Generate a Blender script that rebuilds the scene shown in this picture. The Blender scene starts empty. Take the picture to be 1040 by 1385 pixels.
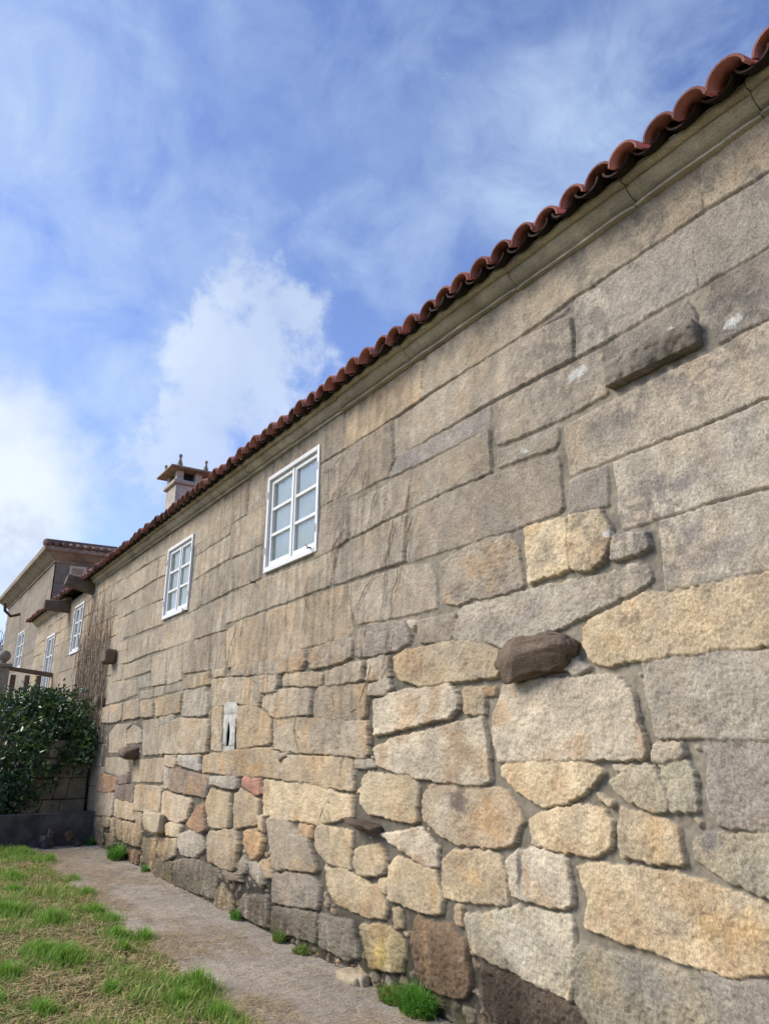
import bpy, math, random
import numpy as np
from mathutils import Vector, Matrix
random.seed(7); RNG = np.random.default_rng(11)
sc = bpy.context.scene
COL = sc.collection

# ------------------------------------------------------------------ camera model
F, PITCH, YAW, ROLL, DIST = 990.93, .299653, .578932, .0051796, 2.9637
CX, CY, EYE = 520., 692.5, 1.55
def ray(x, y):
    c, s = math.cos(ROLL), math.sin(ROLL)
    a = (x-CX)/F; b = (CY-y)/F
    a, b = c*a-s*b, s*a+c*b
    fw = math.cos(PITCH)-b*math.sin(PITCH); up = math.sin(PITCH)+b*math.cos(PITCH)
    return np.array([a*math.cos(YAW)+fw*math.sin(YAW), -a*math.sin(YAW)+fw*math.cos(YAW), up])
def wallp(x, y, o=0.):
    """point of the house front (plane X=-o) seen at photo position x,y -> (X,Y,Z)"""
    r = ray(x, y); q = r*((DIST-o)/r[0]); return np.array([q[0]-DIST, q[1], q[2]+EYE])
def groundp(x, y, z=0.):
    r = ray(x, y); q = r*((z-EYE)/r[2]); return np.array([q[0]-DIST, q[1], z])
def depthp(x, y, Y):
    r = ray(x, y); q = r*(Y/r[1]); return np.array([q[0]-DIST, q[1], q[2]+EYE])

fwd = ray(CX, CY); R = ray(CX+F, CY)-fwd; U = ray(CX, CY-F)-fwd
cam_d = bpy.data.cameras.new('camera'); cam = bpy.data.objects.new('camera', cam_d); COL.objects.link(cam)
cam_d.sensor_fit = 'AUTO'; cam_d.sensor_width = 36; cam_d.lens = F/1385*36
cam_d.clip_start = .05; cam_d.clip_end = 3000
M = Matrix((( R[0], U[0], -fwd[0], -DIST), (R[1], U[1], -fwd[1], 0), (R[2], U[2], -fwd[2], EYE), (0, 0, 0, 1)))
cam.matrix_world = M
sc.camera = cam

# ------------------------------------------------------------------ helpers
def lin(c):
    out = []
    for v in c:
        v = v/255.
        out.append(v/12.92 if v <= .04045 else ((v+.055)/1.055)**2.4)
    return np.array(out)
def _h(ix, iy, s):
    n = (ix.astype(np.int64)*374761393 + iy.astype(np.int64)*668265263 + s*1274126177) & 0xffffffff
    n = ((n ^ (n >> 13))*1274126177) & 0xffffffff
    n = (n ^ (n >> 16)) & 0xffffff
    return n/float(0xffffff)
def noise(x, y, s=0):
    x = np.asarray(x, float); y = np.asarray(y, float)
    ix = np.floor(x); iy = np.floor(y); fx = x-ix; fy = y-iy
    fx = fx*fx*fx*(fx*(fx*6-15)+10); fy = fy*fy*fy*(fy*(fy*6-15)+10)
    ix = ix.astype(np.int64); iy = iy.astype(np.int64)
    a = _h(ix, iy, s); b = _h(ix+1, iy, s); c = _h(ix, iy+1, s); d = _h(ix+1, iy+1, s)
    return (a+(b-a)*fx)*(1-fy)+(c+(d-c)*fx)*fy*1.0
def fbm(x, y, s=0, o=3):
    t = 0; a = .5; n = 0
    for i in range(o):
        t = t+a*noise(x*2**i+17.3*i, y*2**i-9.1*i, s+i*7); n += a; a *= .5
    return t/n
def sstep(a, b, x):
    t = np.clip((x-a)/(b-a), 0, 1); return t*t*(3-2*t)

def link(o, parent=None):
    COL.objects.link(o)
    if parent is not None: o.parent = parent
    return o
def mesh_obj(name, verts, faces, mats, parent=None, smooth=False, fm=None, loc=None):
    me = bpy.data.meshes.new(name)
    me.from_pydata([tuple(v) for v in verts], [], [tuple(f) for f in faces])
    if not isinstance(mats, (list, tuple)): mats = [mats]
    for m in mats: me.materials.append(m)
    if fm is not None: me.polygons.foreach_set('material_index', np.asarray(fm, np.int32))
    if smooth: me.polygons.foreach_set('use_smooth', np.ones(len(me.polygons), bool))
    me.update()
    o = bpy.data.objects.new(name, me)
    if loc is not None: o.location = loc
    return link(o, parent)
def quad_mesh_np(name, V, Q, mats, parent=None, smooth=False, col=None):
    """fast mesh from arrays: V (n,3), Q (m,k)"""
    me = bpy.data.meshes.new(name); k = Q.shape[1]
    me.vertices.add(len(V)); me.vertices.foreach_set('co', np.ascontiguousarray(V, np.float32).ravel())
    me.loops.add(Q.size); me.loops.foreach_set('vertex_index', np.ascontiguousarray(Q, np.int32).ravel())
    me.polygons.add(len(Q))
    me.polygons.foreach_set('loop_start', np.arange(0, Q.size, k, dtype=np.int32))
    me.polygons.foreach_set('loop_total', np.full(len(Q), k, np.int32))
    if smooth: me.polygons.foreach_set('use_smooth', np.ones(len(Q), bool))
    if not isinstance(mats, (list, tuple)): mats = [mats]
    for m in mats: me.materials.append(m)
    me.update(calc_edges=True); me.validate()
    if col is not None:
        at = me.color_attributes.new('Col', 'FLOAT_COLOR', 'POINT')
        c4 = np.ones((len(V), 4), np.float32); c4[:, :3] = col[:, :3]
        if col.shape[1] > 3: c4[:, 3] = col[:, 3]
        at.data.foreach_set('color', c4.ravel())
    o = bpy.data.objects.new(name, me)
    return link(o, parent)
class MB:
    """collects simple solids, builds ONE mesh object"""
    def __init__(s): s.v = []; s.f = []; s.m = []
    def add(s, vs, fs, mi=0):
        b = len(s.v); s.v += [tuple(map(float, v)) for v in vs]
        for f in fs: s.f.append(tuple(b+i for i in f)); s.m.append(mi)
    def box(s, x0, x1, y0, y1, z0, z1, mi=0):
        x0, x1 = sorted((x0, x1)); y0, y1 = sorted((y0, y1)); z0, z1 = sorted((z0, z1))
        s.add([(x0,y0,z0),(x1,y0,z0),(x1,y1,z0),(x0,y1,z0),(x0,y0,z1),(x1,y0,z1),(x1,y1,z1),(x0,y1,z1)],
              [(0,3,2,1),(4,5,6,7),(0,1,5,4),(1,2,6,5),(2,3,7,6),(3,0,4,7)], mi)
    def hexa(s, p, mi=0):
        s.add(p, [(0,3,2,1),(4,5,6,7),(0,1,5,4),(1,2,6,5),(2,3,7,6),(3,0,4,7)], mi)
    def tube(s, pts, rads, n=6, mi=0, cap=True):
        pts = [np.array(p, float) for p in pts]
        if not isinstance(rads, (list, tuple, np.ndarray)): rads = [rads]*len(pts)
        b = len(s.v); up = np.array([.31, .17, .93])
        for i, p in enumerate(pts):
            t = pts[min(i+1, len(pts)-1)]-pts[max(i-1, 0)]; t = t/(np.linalg.norm(t)+1e-9)
            a = np.cross(t, up); na = np.linalg.norm(a)
            if na < 1e-3: a = np.cross(t, np.array([1., 0, 0])); na = np.linalg.norm(a)
            a /= na; c = np.cross(t, a)
            for k in range(n):
                th = 2*math.pi*k/n
                s.v.append(tuple(p+rads[i]*(math.cos(th)*a+math.sin(th)*c)))
        for i in range(len(pts)-1):
            for k in range(n):
                k2 = (k+1) % n
                s.f.append((b+i*n+k, b+i*n+k2, b+(i+1)*n+k2, b+(i+1)*n+k)); s.m.append(mi)
        if cap:
            s.f.append(tuple(b+k for k in range(n))[::-1]); s.m.append(mi)
            e = b+(len(pts)-1)*n
            s.f.append(tuple(e+k for k in range(n))); s.m.append(mi)
    def lathe(s, c, prof, n=16, mi=0):
        b = len(s.v)
        for r, z in prof:
            for k in range(n):
                th = 2*math.pi*k/n; s.v.append((c[0]+r*math.cos(th), c[1]+r*math.sin(th), c[2]+z))
        for i in range(len(prof)-1):
            for k in range(n):
                k2 = (k+1) % n
                s.f.append((b+i*n+k, b+i*n+k2, b+(i+1)*n+k2, b+(i+1)*n+k)); s.m.append(mi)
        s.f.append(tuple(b+k for k in range(n))[::-1]); s.m.append(mi)
        e = b+(len(prof)-1)*n; s.f.append(tuple(e+k for k in range(n))); s.m.append(mi)
    def build(s, name, mats, parent=None, smooth=False, bevel=0):
        o = mesh_obj(name, s.v, s.f, mats, parent, smooth, s.m)
        if bevel:
            md = o.modifiers.new('bevel', 'BEVEL'); md.width = bevel; md.segments = 2; md.limit_method = 'ANGLE'
        return o
def thing(name, label, cat, loc=(0,0,0), group=None):
    o = bpy.data.objects.new(name, None); link(o); o.location = loc; o.empty_display_size = .2
    return tag(o, label, cat, group)
def tag(o, label, cat, group=None):
    o['label'] = label; o['category'] = cat
    if group: o['group'] = group
    return o
def struct(o): o['kind'] = 'structure'; return o

# rough stone block: rounded box with noise
def rough_slab(x0, x1, y0, y1, z0, z1, seed, amp=.012, chip=.03):
    """squared stone with worn arrises and a picked face"""
    n = (8, 44, 14); vs = []; fs = []; ids = {}
    def vid(i, j, k):
        if (i, j, k) not in ids:
            ids[(i, j, k)] = len(vs); vs.append((i/n[0], j/n[1], k/n[2]))
        return ids[(i, j, k)]
    for j in range(n[1]):
        for k in range(n[2]):
            for i in (0, n[0]): fs.append((vid(i,j,k), vid(i,j+1,k), vid(i,j+1,k+1), vid(i,j,k+1)) if i else (vid(i,j,k), vid(i,j,k+1), vid(i,j+1,k+1), vid(i,j+1,k)))
    for i in range(n[0]):
        for k in range(n[2]):
            for j in (0, n[1]): fs.append((vid(i,j,k), vid(i,j,k+1), vid(i+1,j,k+1), vid(i+1,j,k)) if j else (vid(i,j,k), vid(i+1,j,k), vid(i+1,j,k+1), vid(i,j,k+1)))
        for j in range(n[1]):
            for k in (0, n[2]): fs.append((vid(i,j,k), vid(i,j+1,k), vid(i+1,j+1,k), vid(i+1,j,k)) if k == 0 else (vid(i,j,k), vid(i+1,j,k), vid(i+1,j+1,k), vid(i,j+1,k)))
    V = np.array(vs); S = np.array([x1-x0, y1-y0, z1-z0]); P = V*S
    ed = np.minimum(P, S-P); srt = np.sort(ed, 1); e2 = srt[:,1]          # nearness to an arris
    ctr = S/2; d = P-ctr; wv = fbm(P[:,1]*9+seed, P[:,2]*9+P[:,0]*11, seed, 3)
    pull = np.clip(1-e2/(chip*(.4+1.4*wv)), 0, 1)
    P = P-np.sign(d)*np.minimum(abs(d), 1)*0-d/np.maximum(abs(d).max(0), 1e-6)*(pull*chip*.45*wv)[:,None]
    P = P+amp*((fbm(P[:,1]*22+3, P[:,2]*22+P[:,0]*19, seed+5, 4)-.5)*2)[:,None]*np.array([1,.5,.6])
    return P+np.array([x0,y0,z0]), fs
def rock(cx, cy, cz, sx, sy, sz, seed=0, e=.35, amp=.12, n=26, rot=(0,0,0), cuts=0, cut=.72):
    vs = []; fs = []
    for i in range(n+1):
        ph = -math.pi/2+math.pi*i/n
        for k in range(2*n):
            th = math.pi*k/n
            def sp(v, p): return math.copysign(abs(v)**p, v)
            x = sp(math.cos(ph), e)*sp(math.cos(th), e); y = sp(math.cos(ph), e)*sp(math.sin(th), e); z = sp(math.sin(ph), e)
            vs.append((x, y, z))
    V = np.array(vs)
    d = (fbm(V[:,0]*1.3+V[:,2]*.9+5, V[:,1]*1.3-V[:,2]*.8+3, seed, 4)-.5)*2
    d2 = (fbm(V[:,0]*4+V[:,2]*3, V[:,1]*4-V[:,2]*3.3, seed+31, 3)-.5)*2
    V = V*(1+amp*d+amp*.2*d2)[:,None]
    rp = np.random.RandomState(seed+900)
    for _ in range(cuts):
        nn = rp.normal(size=3); nn /= np.linalg.norm(nn); hh = rp.uniform(cut, cut+.35)
        V = V-np.maximum(V@nn-hh, 0)[:,None]*nn*.95
    V = V*(1+.05*d2)[:,None]
    V = V*np.array([sx/2, sy/2, sz/2])
    from mathutils import Euler
    Rm = np.array(Euler(rot).to_matrix()); V = V@Rm.T+np.array([cx, cy, cz])
    m = 2*n
    for i in range(n):
        for k in range(m):
            fs.append((i*m+k, i*m+(k+1) % m, (i+1)*m+(k+1) % m, (i+1)*m+k))
    return V, fs

# ------------------------------------------------------------------ materials
def newmat(name):
    m = bpy.data.materials.new(name); m.use_nodes = True; nt = m.node_tree
    for n in list(nt.nodes): nt.nodes.remove(n)
    out = nt.nodes.new('ShaderNodeOutputMaterial'); b = nt.nodes.new('ShaderNodeBsdfPrincipled')
    nt.links.new(b.outputs[0], out.inputs[0])
    return m, nt, b
class NT:
    def __init__(s, nt): s.nt = nt
    def n(s, t, **k):
        nd = s.nt.nodes.new(t)
        for a, v in k.items(): setattr(nd, a, v)
        return nd
    def l(s, a, b): s.nt.links.new(a, b)
    def val(s, sock, v):
        if hasattr(v, 'is_output') or isinstance(v, bpy.types.NodeSocket): s.l(v, sock)
        else: sock.default_value = v
    def noise(s, co, scale, detail=4, rough=.55, dist=0):
        nd = s.n('ShaderNodeTexNoise'); s.l(co, nd.inputs['Vector'])
        nd.inputs['Scale'].default_value = scale; nd.inputs['Detail'].default_value = detail
        nd.inputs['Roughness'].default_value = rough; nd.inputs['Distortion'].default_value = dist
        return nd.outputs['Fac']
    def mr(s, v, a, b, c, d, smooth=False):
        nd = s.n('ShaderNodeMapRange'); s.val(nd.inputs['Value'], v)
        if smooth: nd.interpolation_type = 'SMOOTHSTEP'
        for nm, x in zip(('From Min', 'From Max', 'To Min', 'To Max'), (a, b, c, d)): s.val(nd.inputs[nm], x)
        return nd.outputs[0]
    def math(s, op, a, b=None, clamp=False):
        nd = s.n('ShaderNodeMath', operation=op); nd.use_clamp = clamp; s.val(nd.inputs[0], a)
        if b is not None: s.val(nd.inputs[1], b)
        return nd.outputs[0]
    def mix(s, f, a, b, mode='MIX'):
        nd = s.n('ShaderNodeMix', data_type='RGBA', blend_type=mode); s.val(nd.inputs['Factor'], f)
        for sk, v in ((nd.inputs[6], a), (nd.inputs[7], b)):
            if isinstance(v, bpy.types.NodeSocket): s.l(v, sk)
            else: sk.default_value = (v[0], v[1], v[2], 1)
        return nd.outputs[2]
    def bump(s, h, st, d, normal=None):
        nd = s.n('ShaderNodeBump'); nd.inputs['Strength'].default_value = st; nd.inputs['Distance'].default_value = d
        s.l(h, nd.inputs['Height'])
        if normal is not None: s.l(normal, nd.inputs['Normal'])
        return nd.outputs[0]
    def obj(s): return s.n('ShaderNodeTexCoord').outputs['Object']
    def attr(s, name='Col'): return s.n('ShaderNodeAttribute', attribute_name=name).outputs['Color']
    def scale(s, co, v):
        nd = s.n('ShaderNodeMapping'); s.l(co, nd.inputs['Vector']); nd.inputs['Scale'].default_value = v
        return nd.outputs[0]

def stone_mat(name, base=None, var=.25, grain=1., lichen=.0, bump=.5, dark=None):
    """granite; base=None takes the mesh's own per-stone colour"""
    m, nt, b = newmat(name); N = NT(nt); co = N.obj()
    c = None; gm = 1.
    if base is None:
        at = N.n('ShaderNodeAttribute', attribute_name='Col'); c = at.outputs['Color']; gm = at.outputs['Alpha']
    if base is not None:
        lo = tuple(np.array(base)*(1-var)); hi = tuple(np.array(base)*(1+var))
        c = N.mix(N.mr(N.noise(co, 2.2, 5, .6), .3, .7, 0, 1), lo, hi)
    blot = N.mr(N.noise(co, 7.5, 9, .70, .5), .34, .68, .74, 1.18)
    c = N.mix(1., c, blot, 'MULTIPLY')
    c0 = c; g1 = N.noise(co, 95, 3, .7); g2 = N.noise(co, 210, 2, .6)
    sp = N.mr(g1, .36, .66, 1-.30*grain, 1+.26*grain)
    c = N.mix(1., c, sp, 'MULTIPLY')
    dk = N.mr(g2, .60, .74, 0, .36*grain, True)          # dark mica flecks
    c = N.mix(dk, c, (.09, .08, .075))
    lt = N.mr(N.noise(co, 150, 2, .5), .62, .74, 0, .25*grain, True)
    c = N.mix(lt, c, (.62, .58, .50))
    if base is None: c = N.mix(N.mr(gm, 0, 1, .22, 1), c0, c)
    if lichen:
        lm = N.math('MULTIPLY', N.mr(N.noise(co, 2.6, 7, .68, .6), .54, .70, 0, 1, True), N.mr(N.noise(co, 30, 4, .7), .38, .6, 0, 1))
        c = N.mix(N.math('MULTIPLY', lm, lichen), c, (.115, .108, .10))
    N.l(c, b.inputs['Base Color']); b.inputs['Roughness'].default_value = .92
    b.inputs['Specular IOR Level'].default_value = .25
    h = N.math('ADD', N.math('MULTIPLY', N.noise(co, 62, 6, .74), .8), N.math('MULTIPLY', g1, .30))
    bn = N.n('ShaderNodeBump'); bn.inputs['Distance'].default_value = .012; N.l(h, bn.inputs['Height'])
    N.val(bn.inputs['Strength'], bump if base is not None else N.mr(gm, 0, 1, .25*bump, bump)); N.l(bn.outputs[0], b.inputs['Normal'])
    return m
def desat(c, k=.78):
    c = np.asarray(c, float); l = (c@np.array([.3,.55,.15]))[...,None]; return l+(c-l)*k
def simple_mat(name, base, rough=.6, var=.12, scale=8, bump=0, spec=.4, bscale=40):
    m, nt, b = newmat(name); N = NT(nt); co = N.obj()
    lo = tuple(np.array(base)*(1-var)); hi = tuple(np.array(base)*(1+var))
    c = N.mix(N.mr(N.noise(co, scale, 5, .6), .3, .7, 0, 1), lo, hi)
    N.l(c, b.inputs['Base Color']); b.inputs['Roughness'].default_value = rough
    b.inputs['Specular IOR Level'].default_value = spec
    if bump: N.l(N.bump(N.noise(co, bscale, 4, .6), bump, .01), b.inputs['Normal'])
    return m
def leafy_mat(name, rough=.45, trans=.3, spec=.5):
    m, nt, b = newmat(name); N = NT(nt)
    c = N.attr(); N.l(c, b.inputs['Base Color']); b.inputs['Roughness'].default_value = rough
    b.inputs['Specular IOR Level'].default_value = spec
    if trans:
        t = N.n('ShaderNodeBsdfTranslucent'); N.l(c, t.inputs['Color'])
        mx = N.n('ShaderNodeMixShader'); mx.inputs[0].default_value = trans
        N.l(b.outputs[0], mx.inputs[1]); N.l(t.outputs[0], mx.inputs[2])
        out = [n for n in nt.nodes if n.type == 'OUTPUT_MATERIAL'][0]; N.l(mx.outputs[0], out.inputs[0])
    return m

K = 1.0
M_WALL = stone_mat('granite_masonry', None, lichen=0, bump=.7)
M_CORN = stone_mat('granite_cornice', lin((186,178,160))*K, .25, .7, .5, .4)
M_DARKST = stone_mat('weathered_dark_stone', lin((106,91,76)), .5, .9, .9, .8)
M_LEDGE = stone_mat('lichened_ledge_stone', lin((134,125,110)), .4, .9, .9, .9)
M_MIDST = stone_mat('weathered_grey_stone', lin((150,138,120)), .25, .9, .8, .7)
M_PALEST = stone_mat('pale_granite', lin((184,168,138)), .25, .8, .4, .8)
M_TOWER = stone_mat('tower_granite', lin((168,150,124)), .2, .8, .3, .5)
M_CHIM = stone_mat('chimney_granite', lin((178,170,158)), .2, .7, .5, .4)
M_WHITE = simple_mat('white_painted_wood', (.68,.68,.65), .4, .05, 12, .08)
M_IRON = simple_mat('rusty_iron', (.09,.055,.04), .7, .3, 30, .3)
M_BLACKW = simple_mat('mossy_dark_concrete', lin((74,72,70)), .9, .5, 5, .6, .2, 30)
M_WOOD = simple_mat('weathered_wood', lin((112,94,80)), .85, .3, 14, .4)
M_DARK = simple_mat('dark_interior', (.02,.02,.02), .9)
M_CURT = simple_mat('pale_curtain', (.84,.89,.74), .9, .08, 3)
def glass_mat():
    m, nt, b = newmat('window_glass'); N = NT(nt)
    nt.nodes.remove(b)
    g = N.n('ShaderNodeBsdfGlossy'); g.inputs['Roughness'].default_value = .02; g.inputs['Color'].default_value = (1,1,1,1)
    t = N.n('ShaderNodeBsdfTransparent'); t.inputs['Color'].default_value = (.99,.99,.99,1)
    fr = N.n('ShaderNodeFresnel'); fr.inputs['IOR'].default_value = 1.55
    mx = N.n('ShaderNodeMixShader')
    N.l(N.mr(fr.outputs[0], 0, 1, .14, 1.), mx.inputs[0]); N.l(t.outputs[0], mx.inputs[1]); N.l(g.outputs[0], mx.inputs[2])
    out = [n for n in nt.nodes if n.type == 'OUTPUT_MATERIAL'][0]; N.l(mx.outputs[0], out.inputs[0])
    return m
M_GLASS = glass_mat()
def tile_mat():
    m, nt, b = newmat('clay_tile'); N = NT(nt); co = N.obj()
    c = N.attr()
    d = N.mr(N.noise(co, 9, 5, .6), .35, .7, .72, 1.15); c = N.mix(1., c, d, 'MULTIPLY')
    c = N.mix(N.mr(N.noise(co, 22, 5, .65), .62, .78, 0, .35, True), c, (.16,.14,.09))
    N.l(c, b.inputs['Base Color']); b.inputs['Roughness'].default_value = .95; b.inputs['Specular IOR Level'].default_value = .12
    N.l(N.bump(N.noise(co, 60, 4, .6), .3, .006), b.inputs['Normal'])
    return m
M_TILE = tile_mat()
M_LEAF = leafy_mat('glossy_leaf', .32, .12, .5)
M_GRASS = leafy_mat('grass_blade', .55, .35, .3)
M_STRAW = leafy_mat('dry_straw', .8, .2, .2)
M_VINE = simple_mat('dry_vine_bark', lin((164,146,124)), .9, .3, 12, .5)
M_TWIG = simple_mat('dry_twig', lin((110,94,78)), .9, .3, 20)
M_BARK = simple_mat('shrub_bark', lin((90,76,62)), .9, .3, 20, .4)
SKYTINT = (1.0, 1.0, 1.12); SUN_E = 2.0; EXPO = 0.35
SKYTINT=(.97,.96,1.19); SUN_E=2.75; SKY_S=.12; EXPO=.72
# ------------------------------------------------------------------ world: sky with clouds, sun
SUN = Vector((-.66, .46, .60)).normalized()
el = math.asin(SUN.z); az = math.atan2(SUN.x, SUN.y)
w = bpy.data.worlds.new('World'); sc.world = w; w.use_nodes = True; nt = w.node_tree; N = NT(nt)
bg = nt.nodes['Background']
sky = N.n('ShaderNodeTexSky', sky_type='NISHITA'); sky.sun_disc = False
sky.sun_elevation = el; sky.sun_rotation = az; sky.altitude = 200; sky.air_density = 1.0; sky.dust_density = .6; sky.ozone_density = 2.2
gen = N.n('ShaderNodeTexCoord').outputs['Generated']
def vmath(op, a, b):
    nd = N.n('ShaderNodeVectorMath', operation=op); N.l(a, nd.inputs[0])
    if isinstance(b, bpy.types.NodeSocket): N.l(b, nd.inputs[1])
    else: nd.inputs[1].default_value = b
    return nd
# cloud layers live on a flat sheet high above: direction / height
sep = N.n('ShaderNodeSeparateXYZ'); N.l(gen, sep.inputs[0])
zz = N.math('MAXIMUM', N.math('ADD', sep.outputs[2], .12), .02)
cmb = N.n('ShaderNodeCombineXYZ'); N.l(N.math('DIVIDE', sep.outputs[0], zz), cmb.inputs[0]); N.l(N.math('DIVIDE', sep.outputs[1], zz), cmb.inputs[1])
plane = cmb.outputs[0]
wn = N.n('ShaderNodeTexNoise'); N.l(gen, wn.inputs['Vector']); wn.inputs['Scale'].default_value = 7; wn.inputs['Detail'].default_value = 6; wn.inputs['Roughness'].default_value = .62
warp = vmath('SUBTRACT', wn.outputs['Color'], (.5,.5,.5)).outputs[0]
sc2 = N.n('ShaderNodeVectorMath', operation='SCALE'); N.l(warp, sc2.inputs[0]); sc2.inputs['Scale'].default_value = .16
wdir = vmath('NORMALIZE', vmath('ADD', gen, sc2.outputs[0]).outputs[0], (0,0,0)).outputs[0]
def blobs(lst):
    tot = None
    for (x, y, r, wt) in lst:
        d = ray(x, y); d = d/np.linalg.norm(d)
        dt = vmath('DOT_PRODUCT', wdir, tuple(d)).outputs['Value']
        ra = r/960.
        v = N.mr(dt, math.cos(ra*1.25), math.cos(ra*.25), 0, wt, True)
        tot = v if tot is None else N.math('MAXIMUM', tot, v)
    return tot
cum = blobs([(345,400,70,.8),(318,480,95,.85),(270,585,85,.75),(390,470,75,.6),(335,345,50,.4),(425,385,45,.35),(205,630,60,.5),(350,560,70,.35),(240,520,60,.3),
             (-430,660,200,.6),(-600,1000,400,.8)])
veil = blobs([(40,440,220,.34),(30,620,220,.40),(10,690,150,.5),(110,680,120,.28),(60,280,80,.40),(215,250,50,.35),(325,255,70,.40),(480,310,70,.45),(640,215,90,.4),
              (780,190,170,.5),(560,335,90,.4),(850,60,330,.25),(150,330,120,.3),(-300,300,500,.6),(1300,200,500,.5),(-1100,650,420,.9),(-900,300,300,.6),(500,-600,500,.4),(130,130,160,.2)])
fine = N.noise(gen, 9, 8, .62, .5)
streak = N.noise(N.scale(plane, (1.7, 1.0, 1)), 2.0, 7, .56, .6)
puff = N.noise(gen, 16, 9, .62, .2)
cm = N.mr(N.math('ADD', cum, N.math('MULTIPLY', N.math('SUBTRACT', puff, .5), 1.9)), .26, .78, 0, 1, True)
vm = N.math('MULTIPLY', veil, N.mr(N.math('ADD', N.math('MULTIPLY', streak, .6), N.math('MULTIPLY', fine, .5)), .42, .68, .06, 1.5), True)
base = N.mr(streak, .45, .8, .02, .22, True)
vm = N.math('MAXIMUM', vm, base)
GAIN = 10.0
gr = N.n('ShaderNodeGamma'); N.l(sky.outputs[0], gr.inputs[0]); gr.inputs[1].default_value = 1.0
skyc = N.mix(1., sky.outputs[0], SKYTINT, 'MULTIPLY')
shade = N.mr(N.noise(gen, 5, 5, .6), .35, .7, 0, 1)
ccol = N.mix(shade, (3.2,3.75,4.7), (4.1,4.6,5.3))
c1 = N.mix(vm, skyc, (2.9,3.75,5.0)); c2 = N.mix(N.math('MULTIPLY', cm, .68), c1, ccol)
glow = blobs([(-5,670,120,1.0)])
c2 = N.mix(N.math('MULTIPLY', glow, .6, True), c2, (5.7,5.75,5.75))
gp = blobs([(15,745,60,1.0)])
c2 = N.mix(N.math('MULTIPLY', gp, N.mr(puff, .4, .6, .1, .6), True), c2, (2.6,3.0,3.7))
N.l(c2, bg.inputs['Color']); bg.inputs['Strength'].default_value = SKY_S
sl = bpy.data.lights.new('sun', 'SUN'); sl.energy = SUN_E; sl.angle = math.radians(28); sl.color = (1.0, .93, .82)
so = bpy.data.objects.new('sun', sl); link(so); so.rotation_euler = SUN.to_track_quat('Z', 'Y').to_euler(); so.location = (-6, 4, 9)
sc.view_settings.view_transform = 'Standard'; sc.view_settings.look = 'None'; sc.view_settings.gamma = 1; sc.view_settings.exposure = EXPO
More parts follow.
